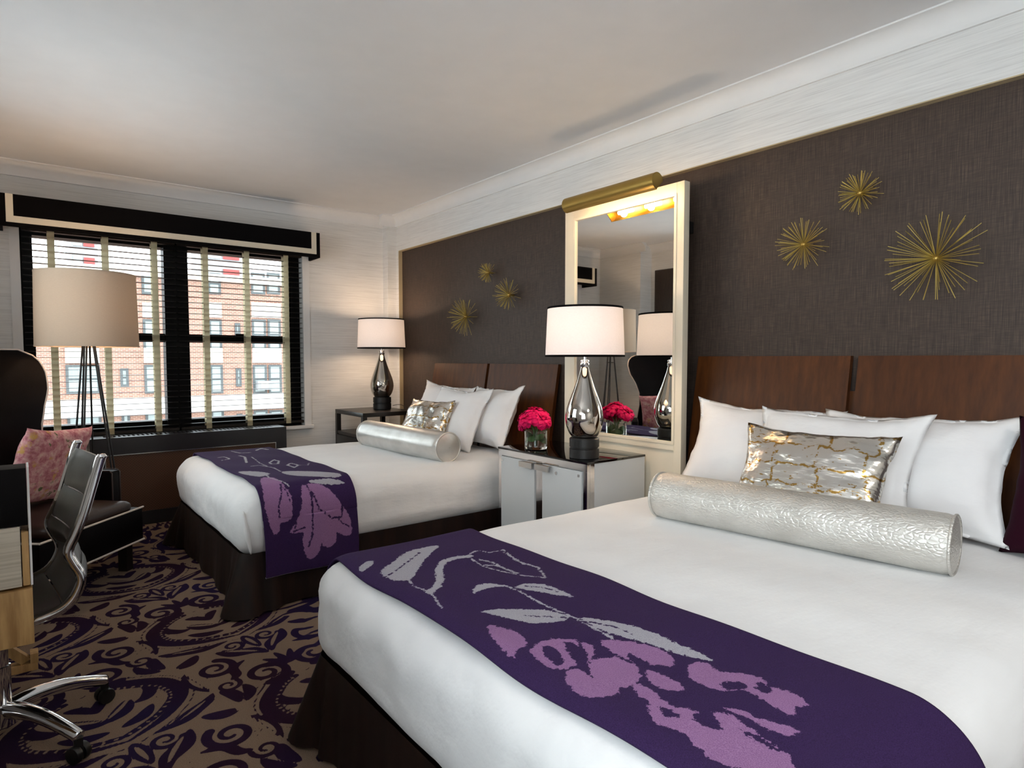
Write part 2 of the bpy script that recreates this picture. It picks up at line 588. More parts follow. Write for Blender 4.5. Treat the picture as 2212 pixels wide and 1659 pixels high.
def carpet_tile():
    """Periodic distance field of a damask figure (positive inside the dark yarn)."""
    TX, TY, n = 0.62, 0.92, 4
    NX, NY = 190, 282
    gx = (np.arange(NX) + 0.5) / NX * TX
    gy = (np.arange(NY) + 0.5) / NY * TY
    X, Y = np.meshgrid(gx, gy)
    pos, neg = [], []

    def stroke(pts, w0, w1, lst=pos, bulge=0.0, mirror=True):
        sp = spline(pts, 10)
        m = len(sp) - 1
        for i, p in enumerate(sp):
            t = i / m
            w = w0 + (w1 - w0) * t + bulge * math.sin(math.pi * t)
            lst.append((p[0], p[1], w))
            if mirror:
                lst.append((TX - p[0], p[1], w))

    def spiral(cx, cy, r0, turns, a0, w0, w1, sgn=1, lst=pos):
        pts = []
        for i in range(int(26 * turns)):
            t = i / (26 * turns)
            a = a0 + sgn * t * turns * 2 * math.pi
            r = r0 * (1 - 0.82 * t)
            pts.append((cx + r * math.cos(a), cy + r * math.sin(a)))
        stroke(pts, w0, w1, lst)

    # big ogee with a bead row beside it
    og = [(0.31, 0.03), (0.17, 0.09), (0.07, 0.2), (0.075, 0.33), (0.17, 0.43), (0.26, 0.47)]
    stroke(og, 0.006, 0.016, bulge=0.017)
    sp = spline(og, 14)
    for i in range(4, len(sp) - 4, 3):
        t = sp[i + 1] - sp[i - 1]
        nrm = np.array([-t[1], t[0]]) / np.linalg.norm(t)
        q = sp[i] - nrm * 0.032
        for xx in (q[0], TX - q[0]):
            neg.append((xx, q[1], 0.0065))
    stroke([tuple(sp[i] - np.array([-(sp[i + 1] - sp[i - 1])[1], (sp[i + 1] - sp[i - 1])[0]]) / np.linalg.norm(sp[i + 1] - sp[i - 1]) * 0.032) for i in range(3, len(sp) - 3, 4)], 0.013, 0.013)
    # spiral scrolls
    spiral(0.2, 0.55, 0.085, 1.6, R(250), 0.02, 0.009, 1)
    spiral(0.09, 0.73, 0.075, 1.5, R(60), 0.018, 0.008, -1)
    # acanthus leaves and tendrils between the scrolls
    for pts, b in (([(0.16, 0.86), (0.2, 0.8), (0.27, 0.76), (0.3, 0.7)], 0.028), ([(0.02, 0.55), (0.04, 0.5), (0.03, 0.43)], 0.022),
                   ([(0.21, 0.3), (0.25, 0.24), (0.31, 0.2)], 0.028), ([(0.17, 0.2), (0.22, 0.15), (0.29, 0.13)], 0.02),
                   ([(0.24, 0.38), (0.28, 0.35), (0.31, 0.29)], 0.018), ([(0.1, 0.9), (0.05, 0.86), (0.0, 0.85)], 0.024),
                   ([(0.14, 0.38), (0.13, 0.32), (0.16, 0.27), (0.2, 0.26)], 0.02), ([(0.0, 0.1), (0.05, 0.06), (0.13, 0.03), (0.2, 0.0)], 0.02),
                   ([(0.0, 0.32), (0.015, 0.26), (0.01, 0.18), (0.0, 0.12)], 0.022), ([(0.09, 0.6), (0.12, 0.62), (0.14, 0.68), (0.2, 0.71)], 0.016),
                   ([(0.02, 0.98), (0.08, 0.96), (0.15, 0.93), (0.24, 0.93)], 0.018), ([(0.05, 0.42), (0.09, 0.47), (0.1, 0.53)], 0.018)):
        stroke(pts, 0.005, 0.005, bulge=b)
    stroke([(0.2, 0.31), (0.25, 0.26), (0.3, 0.22)], 0.003, 0.003, neg, 0.005)
    stroke([(0.19, 0.84), (0.24, 0.79), (0.28, 0.74)], 0.003, 0.003, neg, 0.006)
    stroke([(0.01, 0.28), (0.012, 0.22), (0.008, 0.16)], 0.002, 0.002, neg, 0.006)
    stroke([(0.04, 0.075), (0.09, 0.05), (0.16, 0.02)], 0.002, 0.002, neg, 0.004)
    spiral(0.235, 0.865, 0.05, 1.4, R(200), 0.012, 0.006, 1)
    spiral(0.06, 0.57, 0.045, 1.3, R(20), 0.011, 0.006, -1)
    for i in range(2, len(sp) - 2):
        t = sp[i + 1] - sp[i - 1]
        nrm = np.array([-t[1], t[0]]) / np.linalg.norm(t)
        q = sp[i] + nrm * 0.042
        for xx in (q[0], TX - q[0]):
            pos.append((xx, q[1], 0.0055))
    # palmette in the middle
    for a in (-60, -30, 0, 30, 60):
        q = R(90 + a)
        stroke([(0.31, 0.55), (0.31 + 0.06 * math.cos(q), 0.55 + 0.06 * math.sin(q)), (0.31 + 0.12 * math.cos(q), 0.55 + 0.12 * math.sin(q))], 0.004, 0.006, bulge=0.011, mirror=False)
    stroke([(0.31, 0.78), (0.31, 0.86), (0.31, 0.92)], 0.008, 0.008, bulge=0.02, mirror=False)
    stroke([(0.31, 0.8), (0.31, 0.86), (0.31, 0.9)], 0.003, 0.003, neg, 0.006, mirror=False)
    # seeds
    rnd = random.Random(3)
    for cx, cy in ((0.13, 0.27), (0.02, 0.65), (0.3, 0.41), (0.13, 0.5), (0.24, 0.65)):
        for k in range(9):
            stroke([(cx + rnd.uniform(-.035, .035), cy + rnd.uniform(-.04, .04))] * 2, 0.0042, 0.0042)

    def field(lst):
        out = np.full(X.shape, -1.0)
        for x, y, w in lst:
            dx = np.abs(X - x % TX)
            dx = np.minimum(dx, TX - dx)
            dy = np.abs(Y - y % TY)
            dy = np.minimum(dy, TY - dy)
            np.maximum(out, w - np.sqrt(dx * dx + dy * dy), out=out)
        return out
    return np.minimum(field(pos) - .001, -field(neg)), TX, TY


def build_floor():
    T, TX, TY = carpet_tile()
    xs = np.concatenate([np.arange(XL1, 0.95, 0.0075), np.arange(0.95, XB + 0.051, 0.05)])
    ys = np.concatenate([np.arange(YB, 1.35, 0.05), np.arange(1.35, 4.75, 0.0085), np.arange(4.75, YW + 0.051, 0.05)])
    X, Y = np.meshgrid(xs, ys)
    a = R(-14)
    U = (X * math.cos(a) - Y * math.sin(a) + 10.07)
    Vv = (X * math.sin(a) + Y * math.cos(a) + 10.3)
    col = np.floor(U / TX)
    Vv = Vv + (col % 2) * TY / 2
    gx = (U / TX % 1.0) * T.shape[1] - 0.5
    gy = (Vv / TY % 1.0) * T.shape[0] - 0.5
    x0 = np.floor(gx).astype(int)
    y0 = np.floor(gy).astype(int)
    fx, fy = gx - x0, gy - y0
    g = lambda i, j: T[j % T.shape[0], i % T.shape[1]]
    P = (g(x0, y0) * (1 - fx) * (1 - fy) + g(x0 + 1, y0) * fx * (1 - fy) + g(x0, y0 + 1) * (1 - fx) * fy + g(x0 + 1, y0 + 1) * fx * fy)
    nx, ny = len(xs), len(ys)
    me = bpy.data.meshes.new('floor')
    V = np.stack([X, Y, np.zeros_like(X)], -1).reshape(-1, 3)
    i = np.arange(ny - 1)[:, None] * nx + np.arange(nx - 1)[None, :]
    Q = np.stack([i, i + 1, i + nx + 1, i + nx], -1).reshape(-1, 4)
    me.vertices.add(len(V))
    me.vertices.foreach_set('co', V.ravel())
    me.loops.add(Q.size)
    me.loops.foreach_set('vertex_index', Q.ravel().astype(np.int32))
    me.polygons.add(len(Q))
    me.polygons.foreach_set('loop_start', (np.arange(len(Q)) * 4).astype(np.int32))
    me.update(calc_edges=True)
    at = me.attributes.new('pattern', 'FLOAT', 'POINT')
    at.data.foreach_set('value', P.ravel().astype(np.float32))
    me.materials.append(MATS['carpet'])
    o = bpy.data.objects.new('floor', me)
    C.objects.link(o)
    struct(o)


def build_shell():
    build_floor()
    struct(box('ceiling', (XL1 - .1, XB + .1, YB - .1, YW + .25, ZC, ZC + .1), 'ceiling_paint'))
    # headboard wall: brown weave, with the white papered soffit and end strip proud of it
    struct(box('wall_right', (XB, XB + .1, YB, YW, 0, ZC), 'brown_weave'))
    struct(obj('trim_1', *join([boxg(XS, XB, YB, 5.36, 2.243, ZC), boxg(XS, XB, 5.36, YW, 0, ZC)]), 'wallpaper'))
    struct(obj('trim_2', *join([boxg(XS + .001, XB - .001, YB, 5.358, 2.238, 2.243), boxg(XS + .001, XB - .001, 5.357, 5.36, 0, 2.238)]), 'bronze_trim'))
    struct(box('trim_3', (2.768, XS, 5.40, YW, 0, ZC), 'wallpaper'))     # boxed-in riser in the corner
    # window wall
    struct(obj('wall_back', *join([boxg(XL0, WX0, YW, YW + .22, 0, ZC), boxg(WX1, XB, YW, YW + .22, 0, ZC),
                                   boxg(WX0, WX1, YW, YW + .22, 0, WZ0), boxg(WX0, WX1, YW, YW + .22, WZ1, ZC)]), 'wallpaper'))
    ay, by, az, bz = RW
    cy, dy, cz, dz = RW3
    # left wall: a stub by the window, then a step back with a dark panelled stretch
    struct(obj('wall_left', *join([boxg(XL0 - .4, XL0, YP, YW + .22, 0, ZC), boxg(XL1 - .2, XL1, YB, ay, 0, ZC), boxg(XL1 - .2, XL1, by, cy, 0, ZC), boxg(XL1 - .2, XL1, dy, YP, 0, ZC), boxg(XL1 - .2, XL1, cy, dy, 0, cz), boxg(XL1 - .2, XL1, cy, dy, dz, ZC),
                                   boxg(XL1 - .2, XL1, ay, by, 0, az), boxg(XL1 - .2, XL1, ay, by, bz, ZC)]), 'wallpaper'))
    struct(box('trim_4', (XL1, XL1 + .012, RW3[1] + .05, 4.79, 0, 2.26), 'brown_weave'))
    struct(box('trim_5', (XL1, XL1 + .02, 4.45, 4.50, 0, 2.2), 'cream_lacquer'))
    struct(box('wall_front', (XL1 - .1, XB + .1, YB - .1, YB, 0, ZC), 'wallpaper'))
    xo, xi = XL1 - .16, XL1 - .08
    for nm, (ya, yb, za, zb) in (('added_window_2', RW), ('added_window_3', RW3)):  # frames of the two unseen windows added for fill daylight
        ym = (ya + yb) / 2
        w2 = struct(obj(nm, *join([boxg(xo, xi, ya, ya + .06, za, zb), boxg(xo, xi, yb - .06, yb, za, zb), boxg(xo, xi, ya + .06, yb - .06, za, za + .06),
                                   boxg(xo, xi, ya + .06, yb - .06, zb - .06, zb), boxg(xo, xi, ym - .04, ym + .04, za + .06, zb - .06)]), 'black_frame'))
        for p0, p1 in ((ya + .06, ym - .04), (ym + .04, yb - .06)):
            V, Fc = boxg(xo + .03, xo + .036, p0, p1, za + .06, zb - .06)
            obj('pane', np.array(V) - np.array(w2.location), Fc, 'window_glass', w2, local=True)

    # cove cornice, one length per wall
    def prof(sgn, at_):
        pts = [(at_, 2.465), (at_ + sgn * .014, 2.465), (at_ + sgn * .014, 2.478)]
        for k in range(9):
            a = R(90 * k / 8)
            pts.append((at_ + sgn * (.014 + .07 * (1 - math.cos(a))), 2.478 + .075 * math.sin(a)))
        pts += [(at_ + sgn * .084, ZC), (at_, ZC)]
        return pts
    cor = [('trim_6', extrude_y(prof(-1, XS), YB, 5.40)), ('trim_7', extrude_x(prof(-1, YW), XL0, 2.768)),
           ('trim_8', extrude_y(prof(1, XL1), YB, YP)), ('trim_9', extrude_y(prof(1, XL0), YP - .084, YW)),
           ('trim_10', extrude_x(prof(-1, 5.40), 2.768 - .084, XS))]
    for n_, g in cor:
        struct(obj(n_, *g, 'white_paint', smooth=True))
    struct(obj('trim_11', *join([boxg(WX0 - .055, WX0, YW - .012, YW, WZ0, WZ1 + .05), boxg(WX1, WX1 + .06, YW - .012, YW, WZ0, WZ1 + .05)]), 'white_paint'))
    struct(box('window_sill', (WX0 - .07, WX1 + .075, YW - .03, YW + .08, WZ0 - .03, WZ0), 'white_paint', bev=.004))
    struct(box('baseboard_back', (XL0, 2.768, YW - .012, YW, 0, .1), 'white_paint'))
    struct(box('baseboard_right', (XB - .012, XB, YB, 5.352, 0, .1), 'espresso_wood'))
    struct(box('baseboard_left', (XL0, XL0 + .012, YP, YW - .012, 0, .1), 'white_paint'))


build_shell()


# ------------------------------------------------------------------ window
def build_window():
    yf = 5.58
    w = struct(obj('window_1', *join([boxg(WX0, WX0 + .07, yf, yf + .1, WZ0, WZ1), boxg(WX1 - .11, WX1, yf, yf + .1, WZ0, WZ1),
                                      boxg(WX0 + .07, WX1 - .11, yf, yf + .1, WZ1 - .05, WZ1), boxg(WX0 + .07, WX1 - .11, yf, yf + .1, WZ0, WZ0 + .05)]), 'black_frame'))

    def part(name, b, m):
        V, Fc = boxg(*b)
        V = np.array(V) - np.array(w.location)
        return obj(name, V, Fc, m, w, local=True)
    part('mullion', (.915, 1.085, yf - .02, yf + .1, WZ0 + .05, WZ1 - .05), 'black_frame')
    for a, b in ((WX0 + .07, .915), (1.085, WX1 - .11)):
        part('meeting_rail', (a, b, yf + .01, yf + .08, 1.352, 1.418), 'black_frame')
        part('sash_lock', ((a + b) / 2 - .04, (a + b) / 2 + .04, yf - .01, yf + .01, 1.40, 1.43), 'black_frame')
        part('bottom_rail', (a, b, yf + .01, yf + .07, WZ0 + .05, WZ0 + .1), 'black_frame')
        part('pane', (a, b, yf + .05, yf + .056, 1.418, WZ1 - .05), 'window_glass')
        part('pane', (a, b, yf + .03, yf + .036, WZ0 + .1, 1.352), 'window_glass')
    # blinds
    zs = np.arange(0.70, 2.11, 0.044)
    for (a, b, tapes, label) in ((WX0 + .012, .985, (0.2043, .5259, .8429), 'dark slatted venetian blind with cream tapes behind the floor lamp'),
                                 (1.0, WX1 - .004, (1.2017, 1.52, 1.844), 'dark slatted venetian blind with cream tapes over the right window half')):
        t = thing('venetian_blind', label, 'blind', ((a + b) / 2, 5.525, .655), group='venetian blinds in the window')
        me = None
        for z in zs:
            if me is None:
                V, Fc = boxg(a, b, 5.50, 5.55, z - .0015, z + .0015)
                o = obj('slat', V, Fc, 'blind_slat', t)
                me, z0 = o.data, z
            else:
                o = bpy.data.objects.new('slat', me)
                C.objects.link(o)
                o.parent = t
                o.location = (0, 0, z - z0)
        box('bottom_rail', (a, b, 5.50, 5.55, .655, .675), 'blind_slat', t)
        box('head_rail', (a, b, 5.50, 5.555, 2.11, 2.14), 'blind_slat', t)
        for x in tapes:
            for y in (5.496, 5.553):
                V, Fc = gridg(lambda u, v: (x + (u - .5) * .042, y + .0025 * math.sin(v * 33 * 2 * math.pi) * (1 if y < 5.52 else -1), .655 + v * 1.46), 2, 133)
                obj('tape', V, Fc, 'blind_tape', t, smooth='all')
    # pelmet box over the window
    t = thing('window_valance', 'long black fabric valance box edged with a cream band above the window', 'valance', (1.0, 5.38, 2.085))
    x0, x1, yf, zb, zt = -.075, 2.06, 5.266, 2.085, 2.295
    box('front_board', (x0, x1, yf, yf + .02, zb, zt), 'black_fabric', t)
    for xa, xb in ((x0, x0 + .02), (x1 - .02, x1)):
        box('side_board', (xa, xb, yf + .02, YW, zb, zt), 'black_fabric', t)
    box('top_board', (x0 + .02, x1 - .02, yf + .02, YW, zt - .015, zt), 'black_fabric', t)
    yb = yf - .003
    for b in ((-.035, .004, yb, yf, 2.112, zt), (1.986, 2.028, yb, yf, 2.112, zt), (.004, 1.986, yb, yf, 2.112, 2.154)):
        box('cream_band', b, 'cream_lacquer', t)


build_window()


def build_radiator():
    x0, x1, y0, y1, zt = .37, 1.735, 5.235, 5.46, .655
    t = thing('radiator_cover', 'black metal radiator cover with slotted top under the window', 'radiator cover', ((x0 + x1) / 2, (y0 + y1) / 2, 0))
    box('side_panel', (x0, x0 + .02, y0, y1, 0, zt - .012), 'radiator_black', t)
    box('side_panel', (x1 - .02, x1, y0, y1, 0, zt - .012), 'radiator_black', t)
    obj('front_frame', *join([boxg(x0 + .02, x1 - .02, y0, y0 + .02, .53, zt - .012), boxg(x0 + .02, x0 + .09, y0, y0 + .02, 0, .53),
                              boxg(x1 - .09, x1 - .02, y0, y0 + .02, 0, .53), boxg(x0 + .09, x1 - .09, y0, y0 + .02, 0, .10)]), 'radiator_black', t)
    box('mesh_panel', (x0 + .09, x1 - .09, y0 + .008, y0 + .016, .10, .53), 'radiator_mesh', t)
    obj('steel_edge', *join([boxg(x0 + .087, x1 - .087, y0 - .004, y0 + .008, .527, .533), boxg(x0 + .087, x0 + .093, y0 - .004, y0 + .008, .10, .527),
                             boxg(x1 - .093, x1 - .087, y0 - .004, y0 + .008, .10, .527)]), 'brushed_steel', t)
    obj('top_frame', *join([boxg(x0, x1, y0, y0 + .065, zt - .012, zt), boxg(x0, x1, y1 - .06, y1, zt - .012, zt),
                            boxg(x0, x0 + .09, y0 + .065, y1 - .06, zt - .012, zt), boxg(x1 - .09, x1, y0 + .065, y1 - .06, zt - .012, zt)]), 'radiator_black', t)
    xs = np.arange(x0 + .09 + .018, x1 - .09, .03)
    me = None
    for x in xs:
        if me is None:
            o = box('grille_bar', (x, x + .014, y0 + .065, y1 - .06, zt - .012, zt), 'radiator_black', t)
            me, xx = o.data, x
        else:
            o = bpy.data.objects.new('grille_bar', me)
            C.objects.link(o)
            o.parent = t
            o.location = (x - xx, 0, 0)
    box('inner_tray', (x0 + .02, x1 - .02, y0 + .02, y1, .5, .52), 'black_fabric', t)


build_radiator()


# ------------------------------------------------------------------ outside
def build_outside():
    Y = 40.0
    P = lambda u, v: ony(u, v, Y)
    par = P(430, 592)[2]
    t = thing('apartment_building', 'brick apartment block with pale stone bands across the street', 'building', (6, Y + 4, -30))
    box('wall', (-14, 34, Y, Y + 9, -30, par), 'facade_brick', t)
    box('parapet', (-14, 34, Y - .25, Y + .2, par - .35, par + .05), 'limestone', t)
    zl0, zl1 = P(500, 884)[2], P(500, 853)[2]
    box('ledge', (-14, 34, Y - .5, Y, zl0, zl1), 'limestone', t)
    rows = [(590, 636), (690, 756), (788, 850), (886, 950)]
    cols = [(140, 214), (258, 276), (310, 344), (452, 480), (508, 520), (545, 575), (579, 607)]

    def window(u0, u1, v0, v1, small=False):
        a, b = P((u0 + u1) / 2, v0), P((u0 + u1) / 2, v1)
        x0, x1, z1, z0 = P(u0, 760)[0], P(u1, 760)[0], a[2], b[2]
        f = obj('window', *join([boxg(x0, x0 + .12, Y - .06, Y + .02, z0, z1), boxg(x1 - .12, x1, Y - .06, Y + .02, z0, z1), boxg(x0 + .12, x1 - .12, Y - .06, Y + .02, z1 - .12, z1),
                                 boxg(x0 + .12, x1 - .12, Y - .06, Y + .02, z0, z0 + .12), boxg(x0 + .12, x1 - .12, Y - .05, Y + .02, (z0 + z1) / 2 - .05, (z0 + z1) / 2 + .05)]), 'facade_frame', t)
        box('pane', (x0 + .1, x1 - .1, Y - .03, Y - .01, z0 + .1, z1 - .1), 'facade_pane', f)
    for v0, v1 in rows:
        for u0, u1 in cols:
            if v0 == 590 and u0 in (508, 140):
                continue
            small = u1 - u0 < 20
            window(u0, u1, v0 + (8 if small else 0), v1 - (15 if small else 0))
            if not small and u0 not in (579,):
                x0, x1 = P(u0, 760)[0], P(u1 if u0 != 545 else 607, 760)[0]
                um = (u0 + u1) / 2
                if v0 in (690, 788):
                    box('stone_panel', (x0, x1, Y - .1, Y, P(um, v0 - 4)[2], P(um, v0 - 36)[2]), 'limestone', t)
    a, b = P(553, 842), P(582, 822)
    ac = box('air_conditioner', (a[0], b[0], Y - .45, Y - .06, a[2], b[2]), 'tower_grey', t, bev=.03)
    box('grille', (a[0] + .2, b[0] - .2, Y - .47, Y - .45, a[2] + .12, b[2] - .1), 'limestone', ac)
    Y2 = 75.0
    for u0, u1, lab in ((150, 212, 'grey and red tower seen through the left window half'), (440, 522, 'grey and red tower seen through the right window half')):
        x0, x1 = ony(u0, 560, Y2)[0], ony(u1, 560, Y2)[0]
        t2 = thing('far_tower', lab, 'building', ((x0 + x1) / 2, Y2 + 3, -30), group='towers behind the brick block')
        box('wall', (x0, x1, Y2, Y2 + 6, -30, 22), 'tower_grey', t2)
        for k in range(7):
            z = 8.5 + k * 1.9
            box('red_panel', (x0 + (x1 - x0) * .5, x1 - .3, Y2 - .15, Y2, z, z + .8), 'tower_red', t2)
            box('window_band', (x0 + .3, x0 + (x1 - x0) * .45, Y2 - .1, Y2, z, z + 1.1), 'facade_pane', t2)
    struct(obj('wall_outer', *join([boxg(-60, -0.78, 5.73, 5.9, -30, 80), boxg(3.1, 60, 5.73, 5.9, -30, 80), boxg(-.78, 3.1, 5.73, 5.9, ZC, 80), boxg(-.78, 3.1, 5.73, 5.9, -30, -.1)]), 'limestone'))  # unseen outer wall of this building, sized to shade the opposite facade
    struct(box('street', (-60, 80, 8, 120, -30.1, -30), 'street_grey'))


build_outside()


# ------------------------------------------------------------------ beds
def rounded_box(x0, x1, y0, y1, z0, z1, r, nx, ny, nz, fn=None):
    """Grid box whose corners and edges are rounded to r; fn(p, n) may displace points."""
    idx, V, Fc = {}, [], []

    def vert(i, j, k):
        key = (i, j, k)
        if key in idx:
            return idx[key]
        p = np.array([x0 + (x1 - x0) * i / nx, y0 + (y1 - y0) * j / ny, z0 + (z1 - z0) * k / nz])
        q = np.array([min(max(p[0], x0 + r), x1 - r), min(max(p[1], y0 + r), y1 - r), min(max(p[2], z0 + r), z1 - r)])
        d = p - q
        L = np.linalg.norm(d)
        nrm = d / L if L > 1e-9 else np.array([0, 0, 1.0])
        p = q + nrm * r if L > 1e-9 else p
        if fn:
            p = fn(p, nrm)
        idx[key] = len(V)
        V.append(tuple(p))
        return idx[key]
    for k in (0, nz):
        for i in range(nx):
            for j in range(ny):
                q = (vert(i, j, k), vert(i + 1, j, k), vert(i + 1, j + 1, k), vert(i, j + 1, k))
                Fc.append(q if k else q[::-1])
    for j in (0, ny):
        for i in range(nx):
            for k in range(nz):
                q = (vert(i, j, k), vert(i + 1, j, k), vert(i + 1, j, k + 1), vert(i, j, k + 1))
                Fc.append(q[::-1] if j else q)
    for i in (0, nx):
        for j in range(ny):
            for k in range(nz):
                q = (vert(i, j, k), vert(i, j + 1, k), vert(i, j + 1, k + 1), vert(i, j, k + 1))
                Fc.append(q if i else q[::-1])
    return V, Fc


ZT, ZM, RM = .585, .245, .12     # mattress top, underside of the white cover, edge rounding
BEDS = {1: dict(xf=.785, y0=3.07, y1=4.60, hz=1.182, hy=3.925), 2: dict(xf=.70, y0=.31, y1=1.955, hz=1.233, hy=1.215)}


def build_bed(k, label):
    b = BEDS[k]
    xf, y0, y1, yc = b['xf'], b['y0'], b['y1'], (b['y0'] + b['y1']) / 2
    t = thing('bed', label, 'bed', (1.75, yc, 0), group='double beds')
    # even grid lines, denser towards the rounded edges come from the grid count
    seed = k * 7.3

    def wr(p, n):
        d = 0.010 * fbm((p[0] * 2.2 + seed, p[1] * 2.2, p[2] * 6))
        side = max(0.0, 1 - abs(n[2]))
        foot = max(0.0, 1 - (p[0] - xf) / .35)
        d += side * 0.006 * math.sin(p[2] * 8 + p[0] * 3) + side * (0.4 + foot) * .008 * fbm((p[0] * 14 + seed, p[1] * 14, p[2] * 2))
        if p[2] < ZM + .1 and side < .9:
            d *= 0.4
        q = p + n * d
        # soft droop of the lower edge at the middle of the sides
        if side > .2:
            q[2] += 0.012 * fbm((p[0] * 1.7, p[1] * 1.7, seed)) * (1 if p[2] < .45 else 0)
        return q
    V, Fc = rounded_box(xf, 2.74, y0, y1, ZM, ZT, RM, 84, 66, 16, wr)
    m = obj('white_cover', V, Fc, 'white_sheet', t, smooth='all')
    # mitred tuck at the near foot corner
    pts = []
    for i in range(14):
        s = i / 13
        a = R(225 + 10 * s)
        pts.append((xf + RM + (RM + .006) * math.cos(a) + .012 * s, y0 + RM + (RM + .006) * math.sin(a), ZT - .09 - (ZT - ZM - .13) * s))
    obj('corner_fold', *tube(pts, [.004 + .010 * math.sin(math.pi * i / 13) for i in range(14)], 8), 'white_sheet', m, smooth='all')
    box('box_spring', (xf + .06, 2.74, y0 + .05, y1 - .05, .08, ZM + .03), 'brown_velvet', t)

    # dust ruffle: three sides, kick pleats flaring at the foot corners
    e = .02
    per = []
    xa, ya, yb, rc = xf + e, y0 + e, y1 - e, .06
    line = lambda p, q, n: [(p[0] + (q[0] - p[0]) * i / n, p[1] + (q[1] - p[1]) * i / n) for i in range(n)]
    arc = lambda cx, cy, a0, a1, n: [(cx + rc * math.cos(R(a0 + (a1 - a0) * i / n)), cy + rc * math.sin(R(a0 + (a1 - a0) * i / n))) for i in range(n)]
    per += line((2.74, ya), (xa + rc, ya), 110) + arc(xa + rc, ya + rc, 270, 180, 10) + line((xa, ya + rc), (xa, yb - rc), 90) + arc(xa + rc, yb - rc, 180, 90, 10) + line((xa + rc, yb), (2.74, yb), 110) + [(2.74, yb)]
    P = np.array(per)
    Tn = np.gradient(P, axis=0)
    N = np.stack([-Tn[:, 1], Tn[:, 0]], 1)
    N /= np.linalg.norm(N, axis=1)[:, None]
    cen = np.array([1.75, yc])
    N *= np.sign(((P - cen) * N).sum(1))[:, None]
    V, Fc = [], []
    nz = 9
    for j in range(nz):
        s = j / (nz - 1)
        z = ZM + .04 - (ZM + .03) * s
        for i in range(len(P)):
            dc = min(np.hypot(*(P[i] - (xa, ya))), np.hypot(*(P[i] - (xa, yb))))
            fl = math.exp(-(dc / .16) ** 2)
            wav = .011 * math.sin(P[i][0] * 13 + P[i][1] * 17 + seed) + .008 * fbm((P[i][0] * 7, P[i][1] * 7, seed))
            fold = .03 * fl * math.sin(dc * 55)
            off = s * (wav + .012 + .075 * fl + fold)
            V.append((P[i][0] + N[i][0] * off, P[i][1] + N[i][1] * off, z))
    n = len(P)
    for j in range(nz - 1):
        for i in range(n - 1):
            Fc.append((j * n + i, j * n + i + 1, (j + 1) * n + i + 1, (j + 1) * n + i))
    obj('bed_skirt', V, Fc, 'brown_velvet', t, smooth='all')

    # headboard: two leaning panels with a gap, joined by a rail
    hz, hy = b['hz'], b['hy']
    zb, xb_, xt_, th = .30, 2.735, 2.868, .026

    def panel(ya, yb, za=zb, zt=hz, dx=0.0, name='headboard_panel', th=th):
        f = lambda z: xb_ + (xt_ - xb_) * ((z - zb) / (hz - zb)) ** 1.15 + dx
        zz = [za + (zt - za) * i / 8 for i in range(9)]
        prof = [(f(z), z) for z in zz] + [(f(z) + th, z) for z in zz[::-1]]
        V, Fc = extrude_y(prof, ya, yb)
        return obj(name, V, Fc, 'headboard_wood', t, smooth=True)
    panel(hy + .016, hy + .80)
    panel(hy - .80, hy - .016)
    panel(hy - .05, hy + .05, .30, hz - .155, .026, 'joining_rail', .02)
    for ya in (hy - .62, hy + .55):
        box('headboard_leg', (2.77, 2.81, ya, ya + .07, 0, .42), 'headboard_wood', t)
    return t


build_bed(1, 'bed by the window with white cover and leaning two-panel headboard')
build_bed(2, 'nearest bed with white cover and leaning two-panel headboard')


# ------------------------------------------------------------------ runners
def seg_dist(X, Y, a, b):
    ax, ay = a
    bx_, by_ = b
    dx, dy = bx_ - ax, by_ - ay
    L = dx * dx + dy * dy + 1e-12
    t = np.clip(((X - ax) * dx + (Y - ay) * dy) / L, 0, 1)
    return np.hypot(X - ax - t * dx, Y - ay - t * dy)


def poly_field(X, Y, P):
    m = len(P)
    Q = [np.array(q) for q in P]
    sm = []
    for i in range(m):
        p0, p1, p2, p3 = Q[i - 1], Q[i], Q[(i + 1) % m], Q[(i + 2) % m]
        for k in range(3):
            t = k / 3
            sm.append(tuple(0.5 * (2 * p1 + (p2 - p0) * t + (2 * p0 - 5 * p1 + 4 * p2 - p3) * t * t + (3 * p1 - p0 - 3 * p2 + p3) * t ** 3)))
    P = sm
    d = np.full(X.shape, 9.0)
    ins = np.zeros(X.shape, bool)
    n = len(P)
    for i in range(n):
        a, b = P[i], P[(i + 1) % n]
        d = np.minimum(d, seg_dist(X, Y, a, b))
        c = (a[1] > Y) != (b[1] > Y)
        with np.errstate(divide='ignore', invalid='ignore'):
            xi = (b[0] - a[0]) * (Y - a[1]) / ((b[1] - a[1]) if b[1] != a[1] else 1e-12) + a[0]
        ins ^= c & (X < xi)
    return np.where(ins, d, -d)


def line_field(X, Y, P, w):
    d = np.full(X.shape, 9.0)
    for i in range(len(P) - 1):
        d = np.minimum(d, seg_dist(X, Y, P[i], P[i + 1]))
    return w - d


